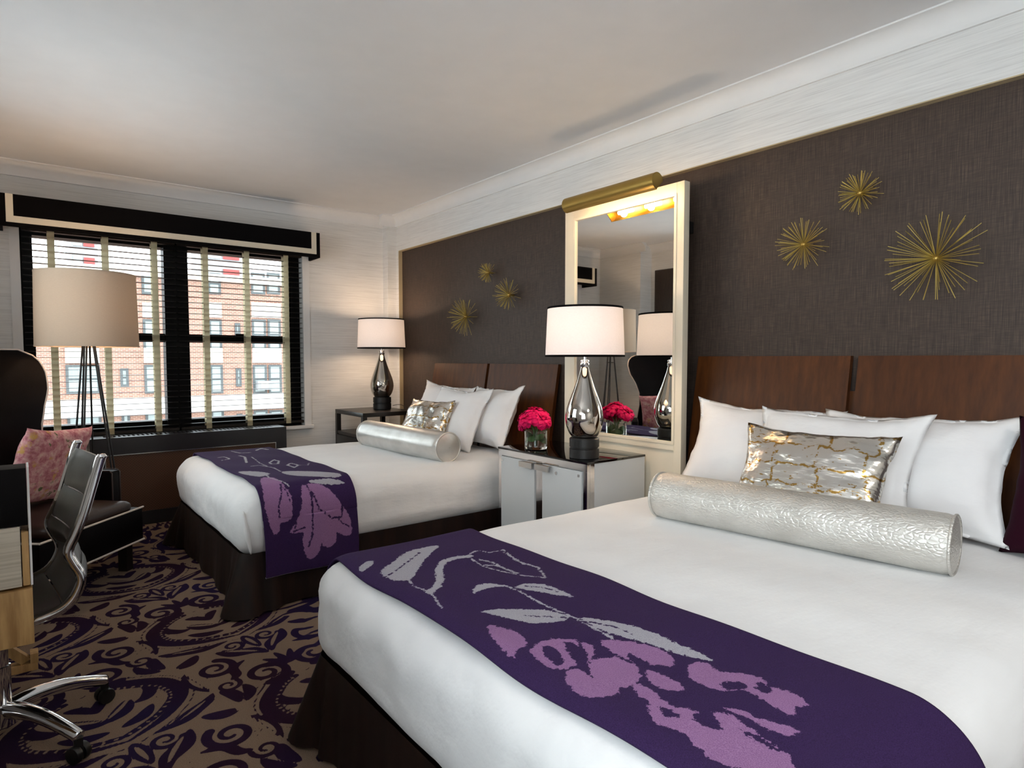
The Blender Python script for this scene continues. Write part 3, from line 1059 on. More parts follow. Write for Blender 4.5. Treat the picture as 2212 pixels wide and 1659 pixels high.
def build_runner(k, label, xa, xb, hang, petals, leaves, lines, holes, cuts, veins=()):
    """The cloth follows the bed's section; s is the length along it from the near hem."""
    b = BEDS[k]
    o = .011
    y0, y1, zt = b['y0'] - o, b['y1'] + o, ZT + o
    rr = RM + o
    path = []
    n1 = 90
    for i in range(n1):
        path.append((y0 - .006 * math.sin(3 * i / n1), hang + (zt - rr - hang) * i / n1))
    for i in range(24):
        a = R(180 - 90 * i / 24)
        path.append((y0 + rr + rr * math.cos(a), zt - rr + rr * math.sin(a)))
    n2 = 260
    for i in range(n2):
        path.append((y0 + rr + (y1 - y0 - 2 * rr) * i / n2, zt))
    for i in range(24):
        a = R(90 - 90 * i / 24)
        path.append((y1 - rr + rr * math.cos(a), zt - rr + rr * math.sin(a)))
    for i in range(n1 + 1):
        path.append((y1, zt - rr - (zt - rr - hang) * i / n1))
    path = np.array(path)
    S = np.concatenate([[0], np.cumsum(np.hypot(*np.diff(path, axis=0).T))])

    def unproj(u, v):
        r = ray(u, v)
        ts = np.linspace(0.5, 9, 6000)
        yy, zz, xx = ts * r[1], H + ts * r[2], ts * r[0]
        # first entry into the section
        qy = np.clip(yy, y0 + rr, y1 - rr)
        qz = np.minimum(zz, zt - rr)
        ins = (np.hypot(yy - qy, zz - qz) < rr)
        i = int(np.argmax(ins)) if ins.any() else int(np.argmin(np.abs(zz - zt)))
        d = np.hypot(path[:, 0] - yy[i], path[:, 1] - zz[i])
        return xx[i], S[int(np.argmin(d))]

    nx = 110
    X = np.linspace(xa, xb, nx)[None, :].repeat(len(path), 0)
    SS = S[:, None].repeat(nx, 1)
    jx = np.zeros_like(X)
    pet = np.full(X.shape, -1.0)
    lf = np.full(X.shape, -1.0)
    for P in petals:
        pet = np.maximum(pet, poly_field(X, SS, [unproj(*q) for q in P]))
    for P in holes:
        pet = np.minimum(pet, -poly_field(X, SS, [unproj(*q) for q in P]))
    for P, w in cuts:
        pet = np.minimum(pet, -line_field(X, SS, [unproj(*q) for q in P], w))
    for P in leaves:
        lf = np.maximum(lf, poly_field(X, SS, [unproj(*q) for q in P]))
    for P, w in veins:
        lf = np.minimum(lf, -line_field(X, SS, [unproj(*q) for q in P], w))
    for P, w in lines:
        lf = np.maximum(lf, line_field(X, SS, [unproj(*q) for q in P], w))
    Yg = path[:, 0][:, None].repeat(nx, 1)
    Zg = path[:, 1][:, None].repeat(nx, 1)
    Xg = X + (0.006 * np.sin(SS * 9 + k))
    # gentle puckers, and the front edge sinking over the rounded foot
    Zg = Zg + 0.002 * np.sin(SS * 17 + X * 9) * (Zg > zt - .02)
    dd = np.clip((b['xf'] + RM - Xg), 0, RM)
    drop = (RM - np.sqrt(np.maximum(RM ** 2 - dd ** 2, 0))) * .95
    Zg = Zg - drop * np.clip((Zg - (zt - rr)) / rr, 0, 1)
    Yg = Yg + np.where(Zg < zt - rr - .02, np.sin(X * 19 + k) * .006 - .002, 0) * np.where(Yg < (y0 + y1) / 2, 1, -1)
    V = np.stack([Xg, Yg, Zg], -1).reshape(-1, 3)
    ny = len(path)
    i = np.arange(ny - 1)[:, None] * nx + np.arange(nx - 1)[None, :]
    Q = np.stack([i, i + 1, i + nx + 1, i + nx], -1).reshape(-1, 4)
    t = thing('bed_runner', label, 'bed runner', ((xa + xb) / 2, (y0 + y1) / 2, hang), group='purple floral bed runners')
    ob = obj('cloth', V, Q, 'runner_knit', t, smooth='all')
    for nm, f in (('petal', pet), ('leaf', lf)):
        at = ob.data.attributes.new(nm, 'FLOAT', 'POINT')
        at.data.foreach_set('value', f.ravel().astype(np.float32))
    md = ob.modifiers.new('thickness', 'SOLIDIFY')
    md.thickness = .006
    md.offset = 1
    for row in (0, ny - 1):
        e = V.reshape(ny, nx, 3)[row]
        obj('hem', *tube(e[::3], .004, 6), 'runner_hem', t, smooth='all')


def cr(pts, ox, oy, sc):
    return [(ox + x / sc, oy + y / sc) for x, y in pts]


def bed2_pattern():
    A = lambda p: cr(p, 660, 1120, 2.765)
    B = lambda p: cr(p, 1400, 1150, 2.724)
    leaves = [A([(460, 325), (520, 280), (600, 220), (680, 190), (800, 172), (740, 235), (690, 300), (640, 370), (545, 378)]),
              A([(990, 470), (1010, 425), (1080, 405), (1190, 425), (1100, 430), (1040, 450)]),
              A([(1240, 430), (1320, 408), (1420, 415), (1500, 440), (1590, 478), (1480, 470), (1380, 455)]),
              A([(1040, 570), (1140, 555), (1300, 555), (1450, 560), (1580, 605), (1500, 635), (1350, 640), (1200, 610), (1100, 585)]),
              A([(1650, 605), (1750, 615), (1900, 640), (2060, 690), (2212, 750)]) + B([(150, 660), (280, 710), (385, 770), (250, 745), (100, 700)]) + A([(2212, 810), (2050, 760), (1880, 720), (1750, 670)]),
              A([(330, 285), (400, 262), (405, 290), (350, 310)])]
    lines = [(A([(735, 460), (780, 430), (810, 380), (805, 310), (830, 265), (900, 245), (990, 235)]), .011),
             (A([(1190, 425), (1280, 460), (1400, 520), (1550, 580), (1620, 610), (1840, 730)]), .0035),
             (A([(990, 225), (1030, 205), (1110, 215), (1190, 200), (1260, 260), (1380, 300), (1420, 370), (1280, 355), (1150, 320), (1060, 290), (1000, 250)]), .003),
             (A([(1050, 255), (1120, 270), (1190, 310), (1260, 340)]), .004), (A([(1080, 285), (1150, 290), (1240, 330)]), .003),
             (A([(1190, 215), (1240, 240), (1300, 280), (1380, 300)]), .003), (A([(620, 370), (650, 420), (740, 460), (800, 545)]), .0025)]
    petals = [A([(1090, 655), (1200, 680), (1290, 710), (1330, 780), (1270, 795), (1250, 835), (1120, 730)]),
              A([(1350, 810), (1400, 765), (1490, 735), (1640, 745), (1740, 790), (1700, 870), (1640, 880), (1580, 910), (1450, 890)]),
              A([(1760, 750), (1880, 740), (2020, 765), (2140, 800), (2200, 860), (2100, 880), (1990, 880), (2010, 960), (1960, 1010), (1880, 1030), (1740, 970), (1700, 900), (1720, 850), (1860, 830)]),
              A([(1560, 930), (1640, 905), (1720, 960), (1850, 990), (1870, 1060), (1800, 1080), (1700, 1085), (1600, 1020)]),
              A([(1960, 1000), (2060, 1040), (2110, 1100), (2000, 1090)]),
              B([(230, 800), (290, 775), (360, 790), (400, 830), (540, 850), (680, 890), (690, 935), (800, 960), (900, 1010), (925, 1050), (860, 1060), (870, 1100), (800, 1100), (700, 1040), (560, 960), (440, 960), (330, 930), (240, 870)]),
              B([(0, 710), (70, 710), (150, 760), (150, 800), (60, 790), (0, 780)]), B([(0, 820), (80, 850), (210, 930), (170, 960), (60, 930), (0, 880)]),
              B([(0, 990), (90, 1020), (150, 1060), (290, 1080), (240, 1110), (300, 1170), (420, 1190), (360, 1090), (480, 1110), (600, 1190), (750, 1290), (830, 1340), (830, 1430), (450, 1400), (300, 1310), (200, 1220), (100, 1180), (20, 1150), (0, 1100)]),
              B([(430, 1070), (540, 1080), (640, 1130), (740, 1150), (880, 1190), (820, 1220), (700, 1190), (560, 1120)])]
    holes = [A([(1430, 780), (1500, 790), (1560, 860), (1520, 885), (1440, 830)]), A([(1560, 760), (1640, 770), (1700, 830), (1650, 880), (1600, 840)]),
             A([(1930, 810), (2010, 850), (2060, 880), (1960, 870)]), B([(60, 1060), (130, 1080), (180, 1120), (90, 1110)]), B([(640, 905), (720, 950), (700, 985), (620, 950)]), B([(420, 920), (510, 900), (570, 940), (480, 965)]), B([(520, 1185), (640, 1230), (760, 1310), (620, 1250)])]
    cuts = [(A([(1640, 745), (1690, 870), (1600, 900)]), .004), (A([(1800, 800), (1900, 850), (1990, 880)]), .005), (B([(600, 1020), (700, 1090), (800, 1130)]), .004)]
    return petals, leaves, lines, holes, cuts


def bed1_pattern():
    A = lambda p: cr(p, 400, 950, 5.53)
    petals = [A([(1430, 540), (1600, 540), (1750, 620), (1850, 740), (1950, 900), (1970, 1000), (1975, 1080), (1940, 1140), (1880, 1140), (1790, 1110), (1770, 1200), (1700, 1275), (1610, 1250), (1595, 1220), (1570, 1330), (1500, 1410), (1450, 1420), (1400, 1320), (1390, 1180), (1400, 1100), (1320, 1110), (1245, 1100), (1330, 960), (1390, 830), (1400, 620)]),
              A([(900, 480), (1060, 470), (1200, 570), (1270, 650), (1280, 880), (1260, 950), (1190, 980), (1130, 990), (1120, 1070), (1060, 1130), (1010, 1040), (985, 900), (950, 720)])]
    cuts = [(A([(1450, 540), (1510, 650), (1520, 900), (1500, 1130), (1450, 1270)]), .004), (A([(1510, 610), (1600, 820), (1730, 930), (1860, 910), (1880, 760)]), .004),
            (A([(1150, 540), (1160, 650), (1120, 800), (1130, 920)]), .004), (A([(1330, 960), (1290, 1090), (1420, 1040)]), .003), (A([(1820, 940), (1860, 990), (1960, 1040)]), .003), (A([(1160, 560), (1240, 660), (1260, 750)]), .003)]
    leaves = [A([(1150, 390), (1400, 385), (1700, 400), (1880, 440), (1700, 460), (1400, 450), (1200, 430)]), A([(1500, 500), (1750, 480), (1910, 515), (1750, 540), (1550, 530)]),
              A([(640, 390), (850, 388), (1000, 420), (880, 460), (700, 430)])]
    lines = [(A([(1020, 280), (1070, 250), (1130, 260), (1120, 300), (1040, 300), (1020, 280)]), .006), (A([(1220, 320), (1270, 290), (1350, 320), (1300, 345), (1220, 320)]), .006),
             (A([(640, 200), (700, 220), (740, 280)]), .007), (A([(380, 230), (450, 215), (520, 245), (430, 260)]), .005), (A([(560, 150), (650, 170), (780, 165)]), .005),
             (A([(850, 140), (920, 110), (990, 130)]), .008), (A([(800, 330), (900, 320), (1060, 350), (1130, 390)]), .004), (A([(780, 220), (880, 270), (980, 330)]), .003),
             (A([(1350, 320), (1460, 320), (1480, 290)]), .003), (A([(900, 400), (1000, 470), (1150, 500), (1250, 560)]), .004)]
    return petals, leaves, lines, [], cuts


p, l, ln, h_, c_ = bed1_pattern()
build_runner(1, 'purple floral runner draped over the bed by the window', .895, 1.375, .165, p, l, ln, h_, c_)
p, l, ln, h_, c_ = bed2_pattern()
build_runner(2, 'purple floral runner laid across the nearest bed', .765, 1.275, .165, p, l, ln, h_, c_,
             [(cr(q, 660, 1120, 2.765), .0025) for q in ([(500, 350), (590, 290), (690, 220)], [(1310, 595), (1420, 598), (1560, 606)], [(1700, 630), (1850, 662), (1960, 705)], [(1300, 425), (1400, 432), (1500, 455)])])


# ------------------------------------------------------------------ pillows, cushions, bolsters
def pillow_geo(w, h, t, flange=.0, pinch=.07, n=34, seed=0.0, wrinkle=.006):
    """Centred cushion: width along y, height along z, thickness along x. Front and back sheets share the rim."""
    V, Fc, idx = [], [], {}

    def vert(i, j, s):
        rim = i in (0, n) or j in (0, n)
        key = (i, j, 0 if rim else s)
        if key in idx:
            return idx[key]
        a, b = 2 * i / n - 1, 2 * j / n - 1
        y = w / 2 * a * (1 - pinch * (1 - b * b) * (abs(a) ** 1.5))
        z = h / 2 * b * (1 - pinch * (1 - a * a) * (abs(b) ** 1.5))
        aa, bb = min(1, abs(a) / (1 - flange)), min(1, abs(b) / (1 - flange * w / h)) if flange else abs(b)
        th = t / 2 * (max(0, 1 - aa ** 2.6) * max(0, 1 - bb ** 2.6)) ** .55
        wv = wrinkle * fbm((y * 9 + seed, z * 9, s * 3.0)) * (1 + 1.5 * max(abs(a), abs(b)) ** 3)
        x = s * (th + (.003 if not rim else 0)) + wv + (.012 * math.sin(5 * (a + seed)) * (abs(b) ** 4) if flange else 0)
        idx[key] = len(V)
        V.append((x, y, z))
        return idx[key]
    for s in (-1, 1):
        for i in range(n):
            for j in range(n):
                q = (vert(i, j, s), vert(i + 1, j, s), vert(i + 1, j + 1, s), vert(i, j + 1, s))
                Fc.append(q if s > 0 else q[::-1])
    return V, Fc


def place(V, base, lean, rz=0.0, roll=0.0):
    """Stand a cushion on its lower edge at base, lean its top back (+x) by lean degrees, then turn it about z."""
    V = np.array(V, float)
    zmin = V[:, 2].min()
    M = Matrix.Rotation(R(rz), 3, 'Z') @ Matrix.Rotation(R(lean), 3, 'Y') @ Matrix.Rotation(R(roll), 3, 'X')
    V = V - np.array([0, 0, zmin])
    W = V @ np.array(M).T
    W = W - np.array([0, 0, W[:, 2].min()])
    return W + np.array(base)


def pillow(name, label, cat, mat, w, h, t, base, lean, rz=0, roll=0, flange=.0, pinch=.07, seed=0.0, group=None, wrinkle=.006):
    V, Fc = pillow_geo(w, h, t, flange, pinch, seed=seed, wrinkle=wrinkle)
    o = obj(name, V, Fc, mat, smooth='all')
    # keep the cushion's own frame so its cloth print follows it
    W = np.array(V, float)
    zmin = W[:, 2].min()
    M = Matrix.Rotation(R(rz), 3, 'Z') @ Matrix.Rotation(R(lean), 3, 'Y') @ Matrix.Rotation(R(roll), 3, 'X')
    me = o.data
    off = np.array(o.location)
    for k, vtx in enumerate(me.vertices):
        vtx.co = V[k]
    T = (W - np.array([0, 0, zmin])) @ np.array(M).T
    dz = T[:, 2].min()
    o.rotation_euler = M.to_euler()
    shift = M @ Vector((0, 0, -zmin))
    o.location = Vector(base) + shift + Vector((0, 0, -dz))
    return tag(o, label, cat, group)


ZB = ZT - .004
WG = 'white bed pillows'
# bed by the window
pillow('pillow', 'white pillow against the headboard nearest the window corner', 'pillow', 'pillow_cotton', .68, .47, .17, (2.53, 4.25, ZB), 24, 4, 3, .06, .14, 1.0, WG)
pillow('pillow', 'white pillow against the headboard behind the pink flowers', 'pillow', 'pillow_cotton', .68, .47, .17, (2.52, 3.58, ZB), 24, -6, -2, .06, .14, 2.0, WG)
pillow('pillow', 'front white pillow behind the foil cushion on the window-side bed', 'pillow', 'pillow_cotton', .66, .48, .17, (2.35, 3.78, ZB), 26, 3, 1, .06, .14, 3.0, WG)
pillow('foil_cushion', 'silver and gold foil cushion on the bed by the window', 'cushion', 'gold_foil', .50, .38, .13, (2.20, 3.89, ZB), 26, 8, 0, 0, .1, 4.0, 'foil cushions', .008)
# nearest bed
pillow('pillow', 'white pillow beside the mirror on the nearest bed', 'pillow', 'pillow_cotton', .70, .46, .17, (2.53, 1.535, ZB), 25, 5, 2, .06, .14, 5.0, WG)
pillow('pillow', 'white pillow with stitched flange at the right on the nearest bed', 'pillow', 'pillow_cotton', .72, .47, .17, (2.52, .92, ZB), 25, -5, -2, .06, .14, 6.0, WG)
pillow('pillow', 'front white pillow behind the large foil cushion', 'pillow', 'pillow_cotton', .68, .48, .17, (2.365, 1.14, ZB), 26, 0, 0, .06, .14, 7.0, WG)
pillow('foil_cushion', 'large silver and gold foil cushion on the nearest bed', 'cushion', 'gold_foil', .57, .41, .14, (2.215, 1.13, ZB), 26, 2, 0, 0, .1, 8.0, 'foil cushions', .008)
pillow('velvet_cushion', 'dark plum velvet cushion at the right picture edge', 'cushion', 'plum_velvet', .44, .46, .14, (2.48, .385, ZB), 12, -12, 0, 0, .12, 9.0)


def bolster(label, p0, p1, r, mat):
    p0, p1 = np.array(p0), np.array(p1)
    L = np.linalg.norm(p1 - p0)
    mid = (p0 + p1) / 2
    ang = math.atan2((p1 - p0)[1], (p1 - p0)[0]) - math.pi / 2
    t = thing('bolster', label, 'bolster', (mid[0], mid[1], mid[2] - r), ang, 'silver bolsters')
    n = 40

    def body(u, v):
        a = 2 * math.pi * u
        rr = r * (1 + .012 * fbm((math.cos(a) * 2, v * 6, math.sin(a) * 2)))
        e = min(v, 1 - v) * L
        if e < .03:
            rr *= 1 - .06 * (1 - e / .03) ** 2
        return (rr * math.cos(a), (v - .5) * L, r + rr * math.sin(a))
    obj('tube_cover', *gridg(body, n, 44, True), mat, t, smooth='all', local=True)
    for s in (-1, 1):
        y = s * L / 2
        V, Fc = [], []
        rings = 7
        for k in range(rings):
            q = k / (rings - 1)
            for i in range(n):
                a = 2 * math.pi * i / n
                rr = r * .955 * (1 - q * .98)
                V.append((rr * math.cos(a), y + s * (.012 * math.sin(q * math.pi / 2)), r + rr * math.sin(a)))
        for k in range(rings - 1):
            for i in range(n):
                j = (i + 1) % n
                Fc.append((k * n + i, k * n + j, (k + 1) * n + j, (k + 1) * n + i))
        e = obj('end_cap', V, Fc, mat, t, smooth='all', local=True)
        ring = [(r * .965 * math.cos(2 * math.pi * i / 40), y, r + r * .965 * math.sin(2 * math.pi * i / 40)) for i in range(41)]
        obj('piping', *tube(ring, .005, 6, False), mat, e, smooth='all', local=True)


bolster('silver satin bolster on the bed by the window', (2.005, 4.25, ZT + .088), (2.065, 3.25, ZT + .088), .095, 'satin_silver')
bolster('silver snakeskin bolster on the nearest bed', (2.03, 1.595, ZT + .086), (2.15, .615, ZT + .086), .091, 'silver_fabric')


# ------------------------------------------------------------------ console, mirror, nightstand
def build_console():
    x0, x1, y0, y1, zt = 2.222, 2.665, 2.205, 2.94, .70
    t = thing('console_cabinet', 'white lacquer cabinet with chrome edges and black glass top between the beds', 'cabinet', ((x0 + x1) / 2, (y0 + y1) / 2, 0))
    box('body', (x0 + .02, x1, y0, y1, .04, zt - .012), 'white_lacquer', t, bev=.002)
    box('plinth', (x0 + .05, x1, y0 + .03, y1 - .03, 0, .04), 'black_lacquer', t)
    box('glass_top', (x0 - .004, x1, y0 - .004, y1 + .004, zt - .012, zt), 'black_glass', t, bev=.002)
    f = .035
    obj('chrome_frame', *join([boxg(x0, x0 + .02, y0, y1, zt - .012 - f, zt - .012), boxg(x0, x0 + .02, y0, y1, .04, .04 + f), boxg(x0, x0 + .02, y0, y0 + .03, .04 + f, zt - .012 - f),
                               boxg(x0, x0 + .02, y1 - .03, y1, .04 + f, zt - .012 - f), boxg(x0, x0 + .02, (y0 + y1) / 2 - .03, (y0 + y1) / 2 + .03, .04 + f, zt - .012 - f),
                               boxg(x0 + .02, x0 + .05, y0 - .002, y0, .04, zt - .012)]), 'chrome', t)
    ym = (y0 + y1) / 2
    for a, b, hy, ky in ((y0 + .034, ym - .034, ym - .06, y0 + .05), (ym + .034, y1 - .034, ym + .075, y1 - .05)):
        d = box('door', (x0 - .008, x0 + .004, a, b, .04 + f + .004, zt - .016 - f), 'white_lacquer', t, bev=.0015)
        V, Fc = join([boxg(x0 - .04, x0 - .032, hy - .055, hy + .055, zt - .082, zt - .052), boxg(x0 - .032, x0 - .008, hy - .055, hy + .055, zt - .056, zt - .052)])
        obj('handle', V, Fc, 'brushed_steel', d)
        box('corner_stud', (x0 - .012, x0 - .008, ky - .007, ky + .007, zt - .08, zt - .066), 'chrome', d)
        if a < ym:
            L = lathe([(.009, 0), (.009, .006)], n=16)
            V = [(x0 - .008 - z, ym - .15 + x, zt - .083 + y) for x, y, z in L[0]]
            obj('lock', V, L[1], 'chrome', d)
    return t


build_console()


def build_mirror():
    m = 2.68
    y0, y1 = 1.981, 2.862
    g0, g1, gz0, gz1, zt = 2.028, 2.785, .772, 2.068, 2.125
    t = thing('standing_mirror', 'tall mirror in a cream lacquered frame between the beds', 'mirror', (m + .03, (y0 + y1) / 2, 0))
    th = .045
    box('stile', (m, m + th, y0, g0, 0, zt), 'cream_lacquer', t, bev=.003)
    box('stile', (m, m + th, g1, y1, 0, zt), 'cream_lacquer', t, bev=.003)
    box('top_rail', (m, m + th, g0, g1, gz1, zt), 'cream_lacquer', t, bev=.003)
    box('lower_rail', (m, m + th, g0, g1, gz0 - .034, gz0), 'cream_lacquer', t, bev=.003)
    box('lower_panel', (m + .012, m + th - .005, g0, g1, 0, gz0 - .034), 'cream_lacquer', t)
    i = .012
    obj('inner_bead', *join([boxg(m - .004, m + .01, g0 - .003, g0 + i, gz0 - .003, gz1 + .003), boxg(m - .004, m + .01, g1 - i, g1 + .003, gz0 - .003, gz1 + .003),
                             boxg(m - .004, m + .01, g0 + i, g1 - i, gz1 - i, gz1 + .003), boxg(m - .004, m + .01, g0 + i, g1 - i, gz0 - .003, gz0 + i)]), 'cream_lacquer', t)
    box('glass', (m + .008, m + .014, g0, g1, gz0, gz1), 'mirror_silver', t)
    for y in (y0 + .1, y1 - .16):
        box('wall_bracket', (m + th, XB, y, y + .06, 1.9, 1.96), 'black_satin', t)
    # brass picture light over the top rail
    cx, cz, rh = 2.505, 2.098, .043
    ya, yb = 2.012, 2.66
    p = thing('picture_light', 'brass half-round picture light over the top of the mirror', 'lamp', (cx, (ya + yb) / 2, cz - .03))
    prof = []
    for k in range(15):
        a = R(8 + 257 * k / 14)
        prof.append((cx + rh * math.cos(a), cz + rh * math.sin(a)))
    prof += [(cx + (x - cx) * .93, cz + (z - cz) * .93) for x, z in prof[::-1]]
    obj('hood', *extrude_y(prof, ya, yb), 'brass', p, smooth=True)
    for y in (ya, yb - .004):
        obj('end_plate', *extrude_y([(cx + rh * .98 * math.cos(R(a)), cz + rh * .98 * math.sin(R(a))) for a in range(8, 266, 14)], y, y + .004), 'brass', p)
    ym = (ya + yb) / 2
    obj('arm', *tube(spline([(m + .03, ym, zt), (m + .03, ym, zt + .045), (m - .04, ym, zt + .055), (cx + .05, ym, cz + .045), (cx + .015, ym, cz + .041)], 6), .006, 8), 'brass', p, smooth='all')
    for y in (ya + .12, ym, yb - .12):
        obj('bulb', *tube([(cx, y - .055, cz), (cx, y + .055, cz)], .012, 10), 'tube_glow', p, smooth=True)
        ld = bpy.data.lights.new('picture_bulb', 'POINT')
        ld.energy = PICTURE_W
        ld.color = (1.0, .70, .40)
        ld.shadow_soft_size = .02
        lo = bpy.data.objects.new('picture_bulb', ld)
        C.objects.link(lo)
        lo.location = (cx + .016, y, cz - .016)


build_mirror()


def build_nightstand():
    x0, x1, y0, y1, zt = 2.215, 2.69, 4.79, 5.365, .77
    t = thing('nightstand', 'black nightstand with an open shelf in the window corner', 'nightstand', ((x0 + x1) / 2, (y0 + y1) / 2, 0))
    p = .038
    box('top', (x0, x1, y0, y1, zt - .036, zt), 'espresso_wood', t, bev=.003)
    for xa in (x0, x1 - p):
        for ya in (y0, y1 - p):
            box('leg', (xa, xa + p, ya, ya + p, 0, zt - .036), 'espresso_wood', t)
    box('shelf', (x0 + .004, x1 - .004, y0 + .004, y1 - .004, .555, .58), 'espresso_wood', t)
    box('case', (x0 + .012, x1 - .01, y0 + .01, y1 - .01, .2, .555), 'espresso_wood', t)
    d = box('drawer', (x0 - .002, x0 + .012, y0 + p + .004, y1 - p - .004, .36, .548), 'espresso_wood', t, bev=.002)
    ring = [(x0 - .012, 5.08 + .022 * math.cos(a), .465 + .022 * math.sin(a)) for a in np.linspace(0, 2 * math.pi, 25)]
    obj('ring_pull', *tube(ring, .003, 6, False), 'chrome', d, smooth='all')


build_nightstand()


# ------------------------------------------------------------------ table lamps
def bulb_light(name, loc, w, col=(1.0, .74, .50), size=.03):
    ld = bpy.data.lights.new(name, 'POINT')
    ld.energy = w
    ld.color = col
    ld.shadow_soft_size = size
    lo = bpy.data.objects.new(name, ld)
    C.objects.link(lo)
    lo.location = loc


def table_lamp(x, y, z, label, scale=1.0, watts=BULB_W):
    t = thing('table_lamp', label, 'lamp', (x, y, z), group='teardrop table lamps')
    s = scale
    S = lambda prof: [(r * s, q * s) for r, q in prof]
    L = lambda name, prof, m, sm=True, **k: obj(name, *lathe(S(prof), n=48, **k), m, t, smooth=sm, local=True)
    base = L('base', [(.074, 0), (.078, .004), (.078, .05), (.073, .053), (.073, .057), (.078, .06), (.078, .102), (.072, .107)], 'black_satin')
    bott = [(.062, .107), (.08, .13), (.094, .165), (.1, .2), (.098, .235), (.088, .275), (.072, .32), (.055, .365), (.04, .41), (.029, .445), (.023, .468), (.021, .478)]
    prof = spline([(a, b) for a, b in bott], 3)
    L('bottle', [tuple(q) for q in prof], 'mercury_glass', 'all')
    cap = L('neck_cap', [(.023, .476), (.0245, .479), (.0245, .495), (.02, .498), (.02, .502), (.0235, .505), (.0235, .512), (.012, .515)], 'chrome')
    obj('stem', *lathe(S([(.006, .512), (.006, .62)]), n=12), 'chrome', t, smooth=True, local=True)
    obj('shade', *lathe(S([(.206, .535), (.195, .783)]), n=64, cap0=False, cap1=False), 'shade_cloth', t, smooth='all', local=True)
    for r, q in ((.2065, .535), (.1955, .783)):
        obj('shade_trim', *lathe(S([(r, q - .005), (r + .0015, q - .004), (r + .0015, q + .004), (r, q + .005), (r - .003, q + .005), (r - .003, q - .005), (r, q - .005)]), n=64, cap0=False, cap1=False), 'black_fabric', t, smooth='all', local=True)
    sp = []
    for k in range(3):
        a = R(120 * k + 20)
        sp.append(tube([(0, 0, .62 * s), (.2 * s * math.cos(a), .2 * s * math.sin(a), .62 * s)], .002, 5))
    obj('shade_spider', *join(sp), 'chrome', t, local=True)
    obj('bulb', *lathe(S([(.012, .62), (.02, .635), (.03, .66), (.03, .68), (.02, .7), (.004, .708)]), n=20), 'bulb_glow', t, smooth='all', local=True)
    bulb_light('table_bulb', (x, y, z + .74 * s), watts * .5)
    bulb_light('table_bulb', (x, y, z + .595 * s), watts * .5)


table_lamp(2.325, 2.33, .70, 'silver teardrop table lamp on the cabinet in front of the mirror')
table_lamp(2.545, 5.10, .77, 'silver teardrop table lamp on the black corner nightstand', 1.02)
cord = spline([(2.63, 5.06, .80), (2.66, 5.0, .812), (2.672, 4.93, .80), (2.66, 4.87, .776), (2.60, 4.86, .774)], 8)
tag(obj('lamp_cord', *tube(cord, .0025, 6), 'black_plastic', smooth='all'), 'thin black cord looping beside the corner lamp', 'cord')


def build_floor_lamp():
    x, y = .342, 4.65
    t = thing('floor_lamp', 'floor lamp with wide tan drum shade on thin black rods', 'lamp', (x, y, 0))
    obj('shade', *lathe([(.27, 1.297), (.262, 1.737)], n=72, cap0=False, cap1=False), 'tan_shade_cloth', t, smooth='all', local=True)
    for r, q in ((.2705, 1.297), (.2625, 1.737)):
        obj('shade_trim', *lathe([(r - .002, q - .004), (r + .001, q - .004), (r + .001, q + .004), (r - .002, q + .004), (r - .002, q - .004)], n=72, cap0=False, cap1=False), 'tan_shade_cloth', t, local=True)
    for k in range(6):
        a = R(60 * k + 12)
        b = a + R(14 if k % 2 else -14)
        obj('leg', *tube([(.026 * math.cos(a), .026 * math.sin(a), 1.36), (.17 * math.cos(b), .17 * math.sin(b), .004)], .0055, 8), 'black_satin', t, smooth=True, local=True)
    for z, r in ((1.345, .034), (1.18, .045)):
        ring = [(r * math.cos(q), r * math.sin(q), z) for q in np.linspace(0, 2 * math.pi, 25)]
        obj('ring', *tube(ring, .004, 6, False), 'black_satin', t, smooth='all', local=True)
    obj('socket', *lathe([(.03, 1.34), (.03, 1.36), (.018, 1.365), (.018, 1.43), (.01, 1.435)], n=20), 'black_satin', t, smooth=True, local=True)
    obj('bulb', *lathe([(.012, 1.435), (.03, 1.47), (.032, 1.49), (.02, 1.515), (.004, 1.522)], n=20), 'bulb_glow', t, smooth='all', local=True)
    obj('shade_spider', *join([tube([(0, 0, 1.43), (.267 * math.cos(R(q)), .267 * math.sin(R(q)), 1.43)], .0022, 5) for q in (10, 130, 250)]), 'black_satin', t, local=True)
    bulb_light('floor_bulb', (x, y, 1.56), FLOOR_BULB_W)


build_floor_lamp()


